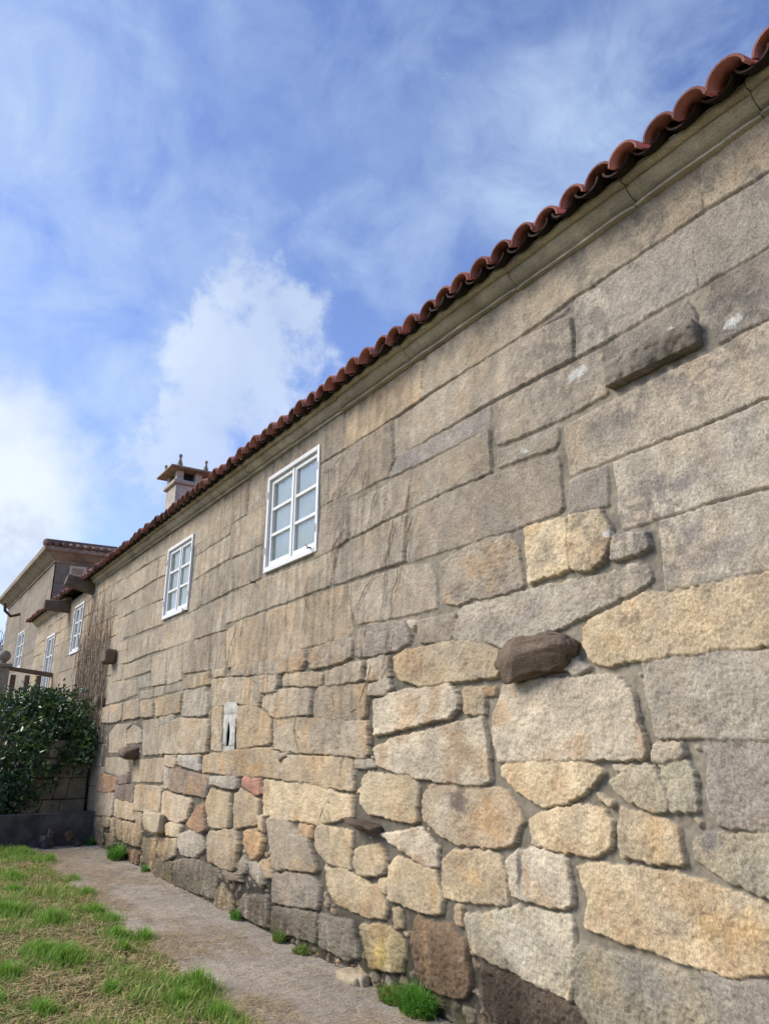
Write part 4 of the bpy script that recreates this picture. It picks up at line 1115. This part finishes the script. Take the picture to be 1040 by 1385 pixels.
for st in strokes:
    cr = MB(); P3 = [wallp(*p)-CRO for p in st]; fine_ = []
    for a in range(len(P3)-1):
        for k in range(6):
            t = k/6; q = P3[a]*(1-t)+P3[a+1]*t
            fine_.append(q+np.array([-.018-.010*r_.random(), r_.uniform(-.012,.012), r_.uniform(-.012,.012)]))
    fine_.append(P3[-1]+np.array([-.022,0,0])); m = len(fine_)
    rr_ = r_.uniform(.0018, .0034)
    cr.tube(fine_, [rr_*(1-.6*k/m) for k in range(m)], 5)
    for _ in range(3):
        k = r_.randrange(1, m-1); b = fine_[k]; e = b+np.array([0, r_.uniform(-.12,.12), -r_.uniform(.05,.2)])
        cr.tube([b, (b+e)/2+np.array([0, .01, 0]), e], [rr_*.6, rr_*.5, rr_*.3], 4)
    cr.build('stem', M_TWIG, CRP, True)

# ------------------------------------------------------------------ shrub behind the low wall
SH = thing('shrub', 'dense dark glossy evergreen shrub spilling over the low wall at left', 'shrub', tuple(depthp(20, 1095, 13.6)))
SHL = np.array(SH.location)
lobes = []
for (px, py, Y, r) in [(20,1000,13.7,.60),(62,985,13.8,.50),(95,985,13.8,.42),(120,1000,13.7,.36),(40,1040,13.5,.58),(85,1012,13.5,.45),(5,1060,13.6,.6),(-40,1000,13.8,.8),(-60,1070,13.6,.7),(118,1012,13.2,.30),(124,978,13.2,.30),(103,1000,13.3,.36),(132,1005,12.95,.24),(62,1020,13.2,.34),(85,968,13.6,.36),(50,955,13.9,.30),(75,950,13.9,.26),(15,965,13.9,.36),(12,1080,13.4,.36),(-120,1020,13.8,.9)]:
    lobes.append((depthp(px, py, Y), r))
LV = []; LQ = []; LC = []
rg = np.random.RandomState(2)
for (c, r) in lobes:
    n = int(3000*r*r+260)
    for _ in range(n):
        d = rg.normal(size=3); d /= np.linalg.norm(d)
        rad = r*(rg.uniform(.5, 1.0)**.6)*(1+(.35*rg.rand()**3))*(1+.45*(noise(d[0]*3+c[0]*5+d[2]*2, d[1]*3+d[2]*3, 3)-.5)*2)
        p = c+d*rad*np.array([1,1,.85])
        if p[0] > -.06: continue
        if noise(p[0]*3.2+p[1]*1.3, p[2]*3.2-p[1]*.9, 77) < .30 and rg.rand() < .85: continue
        L_ = rg.uniform(.065, .115); W_ = L_*rg.uniform(.42, .55)
        ax = d*.5+rg.normal(size=3)*.55+np.array([0,0,.15]); ax /= np.linalg.norm(ax)
        sd = np.cross(ax, rg.normal(size=3)); sd /= np.linalg.norm(sd)+1e-9; nn = np.cross(ax, sd)
        b = len(LV)
        LV += [p, p+ax*L_*.45+sd*W_*.5+nn*.008, p+ax*L_, p+ax*L_*.45-sd*W_*.5+nn*.008, p+ax*L_*.5-nn*.006]
        g_ = rg.uniform(.7, 1.25); young = rg.rand() < .10+.3*(noise(p[0]*4, p[2]*4+p[1]*3, 12) > .55)
        cl = (lin((108,134,70)) if young else lin((60,86,54)))*g_
        LC += [cl]*5
        LQ += [(b, b+1, b+4), (b+1, b+2, b+4), (b+2, b+3, b+4), (b+3, b, b+4)]
LV = np.array(LV)-SHL
quad_mesh_np('crown', LV, np.array(LQ), M_LEAF, SH, False, np.array(LC))
st = MB(); base = depthp(0, 1095, 13.6)
for i, (c, r) in enumerate(lobes):
    e = c-SHL; b0 = np.array([base[0]+rg.uniform(-.2,.2), base[1]+rg.uniform(-.15,.15), .38])-SHL
    m_ = (b0+e)/2+np.array([rg.uniform(-.1,.1), 0, .08])
    st.tube([b0, m_, e], [.03, .022, .010], 7)
st.build('stems', M_BARK, SH, True)

# ------------------------------------------------------------------ bare tree beyond the tower
def bare_tree(pos, h, seed, label):
    t = thing('bare_tree', label, 'tree', pos); r = random.Random(seed)
    tr = MB(); br = MB()
    def grow(p, d, L_, rad, dep, out):
        n = 4; pts = [p]; q = np.array(p)
        for k in range(n):
            d = d+np.array([r.uniform(-.16,.16), r.uniform(-.16,.16), r.uniform(-.05,.12)]); d /= np.linalg.norm(d)
            q = q+d*L_/n; pts.append(q.copy())
        out.tube(pts, [rad*(1-.45*k/n) for k in range(n+1)], 5 if dep < 3 else 4, cap=False)
        if dep >= 5: return
        for _ in range(3 if dep < 4 else 2):
            k = r.randrange(2, n+1); nd = d+np.array([r.uniform(-.8,.8), r.uniform(-.8,.8), r.uniform(-.1,.7)]); nd /= np.linalg.norm(nd)
            grow(pts[k], nd, L_*r.uniform(.6,.8), rad*.55, dep+1, br)
    grow((0,0,0), np.array([0,0,1.]), h*.36, h*.020, 0, tr)
    tr.build('trunk', M_BARK, t, True); br.build('crown', M_BARK, t, True)
for (px, Y, h, s, lb) in [(2, 44, 8.5, 3, 'bare grey tree past the tower, nearest the photo edge'), (-25, 50, 9.5, 6, 'bare tall tree standing behind the other bare tree')]:
    q = depthp(px, 1000, Y); bare_tree((q[0], q[1], 0), h, s, lb)

# ------------------------------------------------------------------ ground
def ground_mat():
    m, nt, b = newmat('lawn_earth'); N = NT(nt); co = N.obj()
    c = N.mix(N.mr(N.noise(co, 1.4, 6, .65, .5), .38, .62, 0, 1), tuple(lin((140,118,76))), tuple(lin((96,106,50))))
    c = N.mix(N.mr(N.noise(co, 26, 5, .7), .40, .66, 0, .7), c, tuple(lin((84,70,46))))
    N.l(c, b.inputs['Base Color']); b.inputs['Roughness'].default_value = .95
    N.l(N.bump(N.noise(co, 24, 6, .7), .9, .03), b.inputs['Normal'])
    return m
gx = np.concatenate([[-900,-300,-100,-40,-20,-12], np.arange(-8, .41, .06), [2, 8, 30, 120, 900]])
gy = np.concatenate([[-900,-200,-50,-12,-4,0], np.arange(1.5, 13.0, .06), [15, 20, 30, 60, 150, 400, 900]])
GX, GY = np.meshgrid(gx, gy)
def lawn_h(x, y):
    edge = -.90+.10*(noise(y*1.7, 3, 5)-.5)*2
    k = sstep(edge+.08, edge-.35, x)
    h = -.03+k*(.055+.05*(fbm(x*1.2, y*1.2, 8, 3)-.35)+.02*(noise(x*6, y*6, 4)-.5))
    return h
GZ = np.where((GX > -9) & (GX < .5) & (GY > -1) & (GY < 13.2), lawn_h(GX, GY), -.03)
idg = np.arange(GX.size).reshape(GX.shape)
ground = quad_mesh_np('ground', np.stack([GX, GY, GZ], -1).reshape(-1, 3), np.stack([idg[:-1,:-1], idg[:-1,1:], idg[1:,1:], idg[1:,:-1]], -1).reshape(-1, 4), ground_mat(), None, True)
struct(ground)
def path_mat():
    m, nt, b = newmat('worn_concrete_path'); N = NT(nt); co = N.obj()
    c = N.mix(N.mr(N.noise(co, 1.8, 6, .65, .3), .32, .68, 0, 1), tuple(lin((158,147,132))), tuple(lin((198,186,168))))
    c = N.mix(N.mr(N.noise(co, 60, 5, .8), .42, .66, 0, .7), c, tuple(lin((92,82,70))))
    c = N.mix(N.mr(N.noise(co, 3.5, 6, .7, .8), .55, .72, 0, .65, True), c, tuple(lin((160,144,112))))
    st_ = N.noise(N.scale(co, (1.2, 14, 1)), 3.0, 5, .6, .4)      # brushed ridges across the path
    c = N.mix(N.mr(st_, .52, .66, 0, .35), c, tuple(lin((104,94,80))))
    N.l(c, b.inputs['Base Color']); b.inputs['Roughness'].default_value = .95
    h = N.math('ADD', N.math('MULTIPLY', st_, .6), N.math('MULTIPLY', N.noise(co, 45, 5, .7), .5))
    N.l(N.bump(h, 1.0, .03), b.inputs['Normal'])
    return m
pxs = np.linspace(-1.02, .03, 90); pys = np.concatenate([[-4,-2,0], np.arange(1.5, 12.51, .025)])
PX, PY = np.meshgrid(pxs, pys)
PZ = .002+.022*(fbm(PX*2.5, PY*2.5, 40, 4)-.5)+.010*(fbm(PX*14, PY*14, 41, 3)-.5)+.010*(noise(PX*2, PY*16, 44)-.5)*sstep(6, 8.5, PY)
PZ = PZ-.03*sstep(-.9, -1.02, PX)
ip = np.arange(PX.size).reshape(PX.shape)
PXj = np.where(PX < -1.0, PX+.10*(noise(PY*1.7, 3, 5)-.5), PX)
struct(quad_mesh_np('path', np.stack([PXj, PY, PZ], -1).reshape(-1, 3), np.stack([ip[:-1,:-1], ip[:-1,1:], ip[1:,1:], ip[1:,:-1]], -1).reshape(-1, 4), path_mat(), None, True))

# ------------------------------------------------------------------ grass
def blades(P, Hh, Wd, col, bend=.5, seed=0, up=1.):
    r = np.random.RandomState(seed); n = len(P); th = r.uniform(0, 2*math.pi, n)
    d = np.stack([np.cos(th), np.sin(th), np.zeros(n)], 1); s = np.stack([-np.sin(th), np.cos(th), np.zeros(n)], 1)
    b = bend*r.uniform(.2, 1.7, n); z = np.array([0,0,1.])
    Hh = Hh[:,None]; Wd = Wd[:,None]; b = b[:,None]
    v0 = P-s*Wd*.5; v1 = P+s*Wd*.5
    m = P+z*Hh*.55*up+d*Hh*b*.28; v2 = m+s*Wd*.4; v3 = m-s*Wd*.4
    t = P+z*Hh*(1-.25*b)*up+d*Hh*b*.85; v4 = t+s*Wd*.06; v5 = t-s*Wd*.06
    V = np.stack([v0,v1,v2,v3,v4,v5], 1).reshape(-1, 3); k = np.arange(n)[:,None]*6
    Qd = np.concatenate([k+np.array([[0,1,2,3]]), k+np.array([[3,2,4,5]])], 1).reshape(-1, 4)
    c = np.repeat(col, 6, 0); c = c*np.tile(np.array([.75,.75,1.,1.,1.12,1.12]), n)[:,None]
    return V, Qd, c
rg = np.random.RandomState(5)
def scatter(n, x0, x1, y0, y1, fn):
    y = y0+(y1-y0)*rg.rand(n)**1.35; x = rg.uniform(x0, x1, n); k = rg.rand(n) < fn(x, y); return x[k], y[k]
clump = lambda x, y: sstep(.38, .66, .55*fbm(x*1.6, y*1.6, 60, 3)+.45*fbm(x*5, y*5, 62, 3))
edge_f = lambda x, y: sstep(-.80, -1.0, x+.2*(noise(y*1.7, 3, 5)-.5))
x, y = scatter(260000, -6.5, -.75, 2.6, 12.45, lambda x, y: edge_f(x, y)*(.25+.75*clump(x, y)))
P = np.stack([x, y, lawn_h(x, y)-.004], 1); cl = clump(x, y)
Hh = rg.uniform(.02, .06, len(x))+cl*rg.uniform(.0, .085, len(x))*rg.rand(len(x)); Wd = rg.uniform(.0035, .0075, len(x))*(1+y*.03)
g1, g2, g3 = lin((116,154,62)), lin((166,184,92)), lin((196,180,122))
t = rg.rand(len(x), 1); u = rg.rand(len(x), 1)
col = g1*(1-t)+g2*t; col = np.where(u < .10+.25*(1-cl[:,None]), g3, col)*rg.uniform(.75, 1.15, (len(x), 1))
V1, Q1, C1 = blades(P, Hh, Wd, col, .75, 1)
# denser, taller clumps that stand out of the mown lawn
cp = [(270,1340,.13,.17),(196,1272,.12,.16),(118,1210,.13,.14),(70,1252,.17,.15),(55,1300,.2,.12),(85,1310,.18,.16),(30,1160,.35,.16),(70,1165,.2,.16),(242,1366,.10,.13),(300,1380,.13,.12),(150,1245,.15,.12),(15,1240,.2,.13),(100,1190,.2,.12),(130,1235,.12,.13),(5,1330,.15,.12)]
for _ in range(46):
    cy_ = 2.9+9*rg.rand()**1.4; cx_ = -.95-rg.rand()*(1.0+.45*cy_); cp.append((cx_, cy_, rg.uniform(.06,.2), rg.uniform(.07,.14), 1))
Ps = []; Hs = []; cs = []
for (px, py, rd, hh, *wld) in cp:
    q = np.array([px, py, 0]) if wld else groundp(px, py); n = int(620*rd/.13)
    a = rg.uniform(0, 6.283, n); rr_ = rd*1.25*np.abs(rg.normal(0, .62, n))*(1+.5*(noise(a*1.6, a*0+px*1., 9)-.5)*2)
    xx = q[0]+rr_*np.cos(a); yy = q[1]+rr_*np.sin(a)*1.6; ok = xx < -.82; xx, yy, rr2 = xx[ok], yy[ok], rr_[ok]
    Ps.append(np.stack([xx, yy, lawn_h(xx, yy)-.005], 1)); Hs.append(hh*rg.uniform(.45, 1.05, len(xx))*np.clip(1-.4*rr2/rd, .25, 1))
    tt = rg.rand(len(xx), 1); cs.append((lin((96,148,54))*(1-tt)+lin((156,186,78))*tt)*rg.uniform(.8, 1.1, (len(xx), 1)))
P = np.concatenate(Ps); Hh = np.concatenate(Hs); col = np.concatenate(cs)
V2, Q2, C2 = blades(P, Hh, rg.uniform(.004, .008, len(P)), col, .55, 2)
lawn = quad_mesh_np('lawn_grass', np.concatenate([V1, V2]), np.concatenate([Q1, Q2+len(V1)]), M_GRASS, None, False, np.concatenate([C1, C2]))
lawn['kind'] = 'stuff'
# mown dead grass lying on the lawn and path
def straws(x, y, zf, seed, lmin=.03, lmax=.11, wd=.0035):
    r = np.random.RandomState(seed); n = len(x); th = r.uniform(0, 6.283, n); L_ = r.uniform(lmin, lmax, n)
    d = np.stack([np.cos(th), np.sin(th), r.uniform(-.12,.22,n)], 1)*L_[:,None]; s = np.stack([-np.sin(th), np.cos(th), np.zeros(n)], 1)*wd*r.uniform(.6,1.4,n)[:,None]
    p = np.stack([x, y, zf(x, y)+.006+r.uniform(0, .012, n)], 1); md_ = p+d*.5+np.array([0,0,.006])+s*r.uniform(-3,3,(n,1))
    V = np.stack([p-s, p+s, md_+s, md_-s, p+d+s*.5, p+d-s*.5], 1).reshape(-1, 3); k = np.arange(n)[:,None]*6
    Qd = np.concatenate([k+np.array([[0,1,2,3]]), k+np.array([[3,2,4,5]])], 1).reshape(-1, 4)
    t = r.rand(n, 1); c = (lin((206,184,140))*(1-t)+lin((140,118,86))*t)*r.uniform(.7, 1.15, (n, 1))
    return V, Qd, np.repeat(c, 6, 0)
x, y = scatter(80000, -6.5, -.78, 2.6, 12.4, lambda x, y: edge_f(x, y)*(1-.75*clump(x, y)))
Va, Qa, Ca = straws(x, y, lawn_h, 3)
xp, yp = scatter(26000, -1.0, -.04, 2.6, 12.0, lambda x, y: .10+.9*sstep(.42, .66, fbm(x*2.2, y*1.3, 66, 3))*sstep(.15, -.75, x))
Vb, Qb, Cb = straws(xp, yp, lambda x, y: .008+0*x, 4, .02, .10, .0018)
hay = quad_mesh_np('dry_grass', np.concatenate([Va, Vb]), np.concatenate([Qa, Qb+len(Va)]), M_STRAW, None, False, np.concatenate([Ca, Cb]))
hay['kind'] = 'stuff'
# tufts rooted at the foot of the wall: each its own plant
TUFTS = [(590,1366,.14,.25,'bright green grass tuft at the foot of the brown upright stone',1300),(545,1352,.12,.15,'ragged mixed tuft of grass left of the brown upright stone',600),
 (158,1163,.15,.32,'thick green grass tuft at the wall foot near the dark low wall',700),(132,1142,.10,.18,'small grass tuft in the corner of house wall and low wall',420),
 (196,1180,.06,.14,'small thin grass sprig at the wall below the pale corbel',240),(332,1242,.07,.13,'low leafy green weed at the wall foot beside the path',260),
 (402,1270,.07,.13,'yellowish weed sprig at the foot of the stained wall stones',240),(438,1285,.10,.10,'straggly low weed at the wall foot left of the mossy stone',240)]
for i, (px, py, rd, hh, lb, n) in enumerate(TUFTS):
    q = groundp(px, py); q[0] = min(q[0], -.05); q[1] = q[1]
    a = rg.uniform(0, 6.283, n); rr_ = rd*np.sqrt(rg.rand(n))
    Pt = np.stack([np.minimum(rr_*np.cos(a)*.7, -q[0]-.03), rr_*np.sin(a), np.zeros(n)], 1)
    tt = rg.rand(n, 1); c_ = (lin((70,134,50))*(1-tt)+lin((132,174,70))*tt)
    if i in (1, 6, 7): c_ = np.where(rg.rand(n, 1) < .5, lin((150,140,78)), c_)
    Vt, Qt, Ct = blades(Pt, hh*rg.uniform(.3, 1.05, n)*np.clip(1-.5*rr_/rd,.3,1), rg.uniform(.0035, .007, n)*(1+.03*q[1]), c_, .9, 30+i)
    o = quad_mesh_np('grass_tuft', Vt, Qt, M_GRASS, None, False, Ct); o.location = (q[0], q[1], .002)
    tag(o, lb, 'grass tuft' if i < 5 else 'weed', 'tufts growing at the foot of the wall')
# loose stones at the wall foot
for (px, py, s, lb, m_) in [(497,1322,.20,'flat tan stone lying on the path edge below the mossy wall stone',M_PALEST),(553,1318,.10,'small round pale pebble beside the brown upright stone',M_PALEST)]:
    q = groundp(px, py)
    q[0] = min(q[0], -.05)
    V_, f_ = rock(0, 0, 0, s*.8, s*1.4, s*.35 if s > .15 else s*.9, seed=int(px), e=.5, amp=.2, n=14); o = mesh_obj('loose_stone', V_, f_, m_, None, True); o.location = (q[0], q[1], .02)
    tag(o, lb, 'stone')
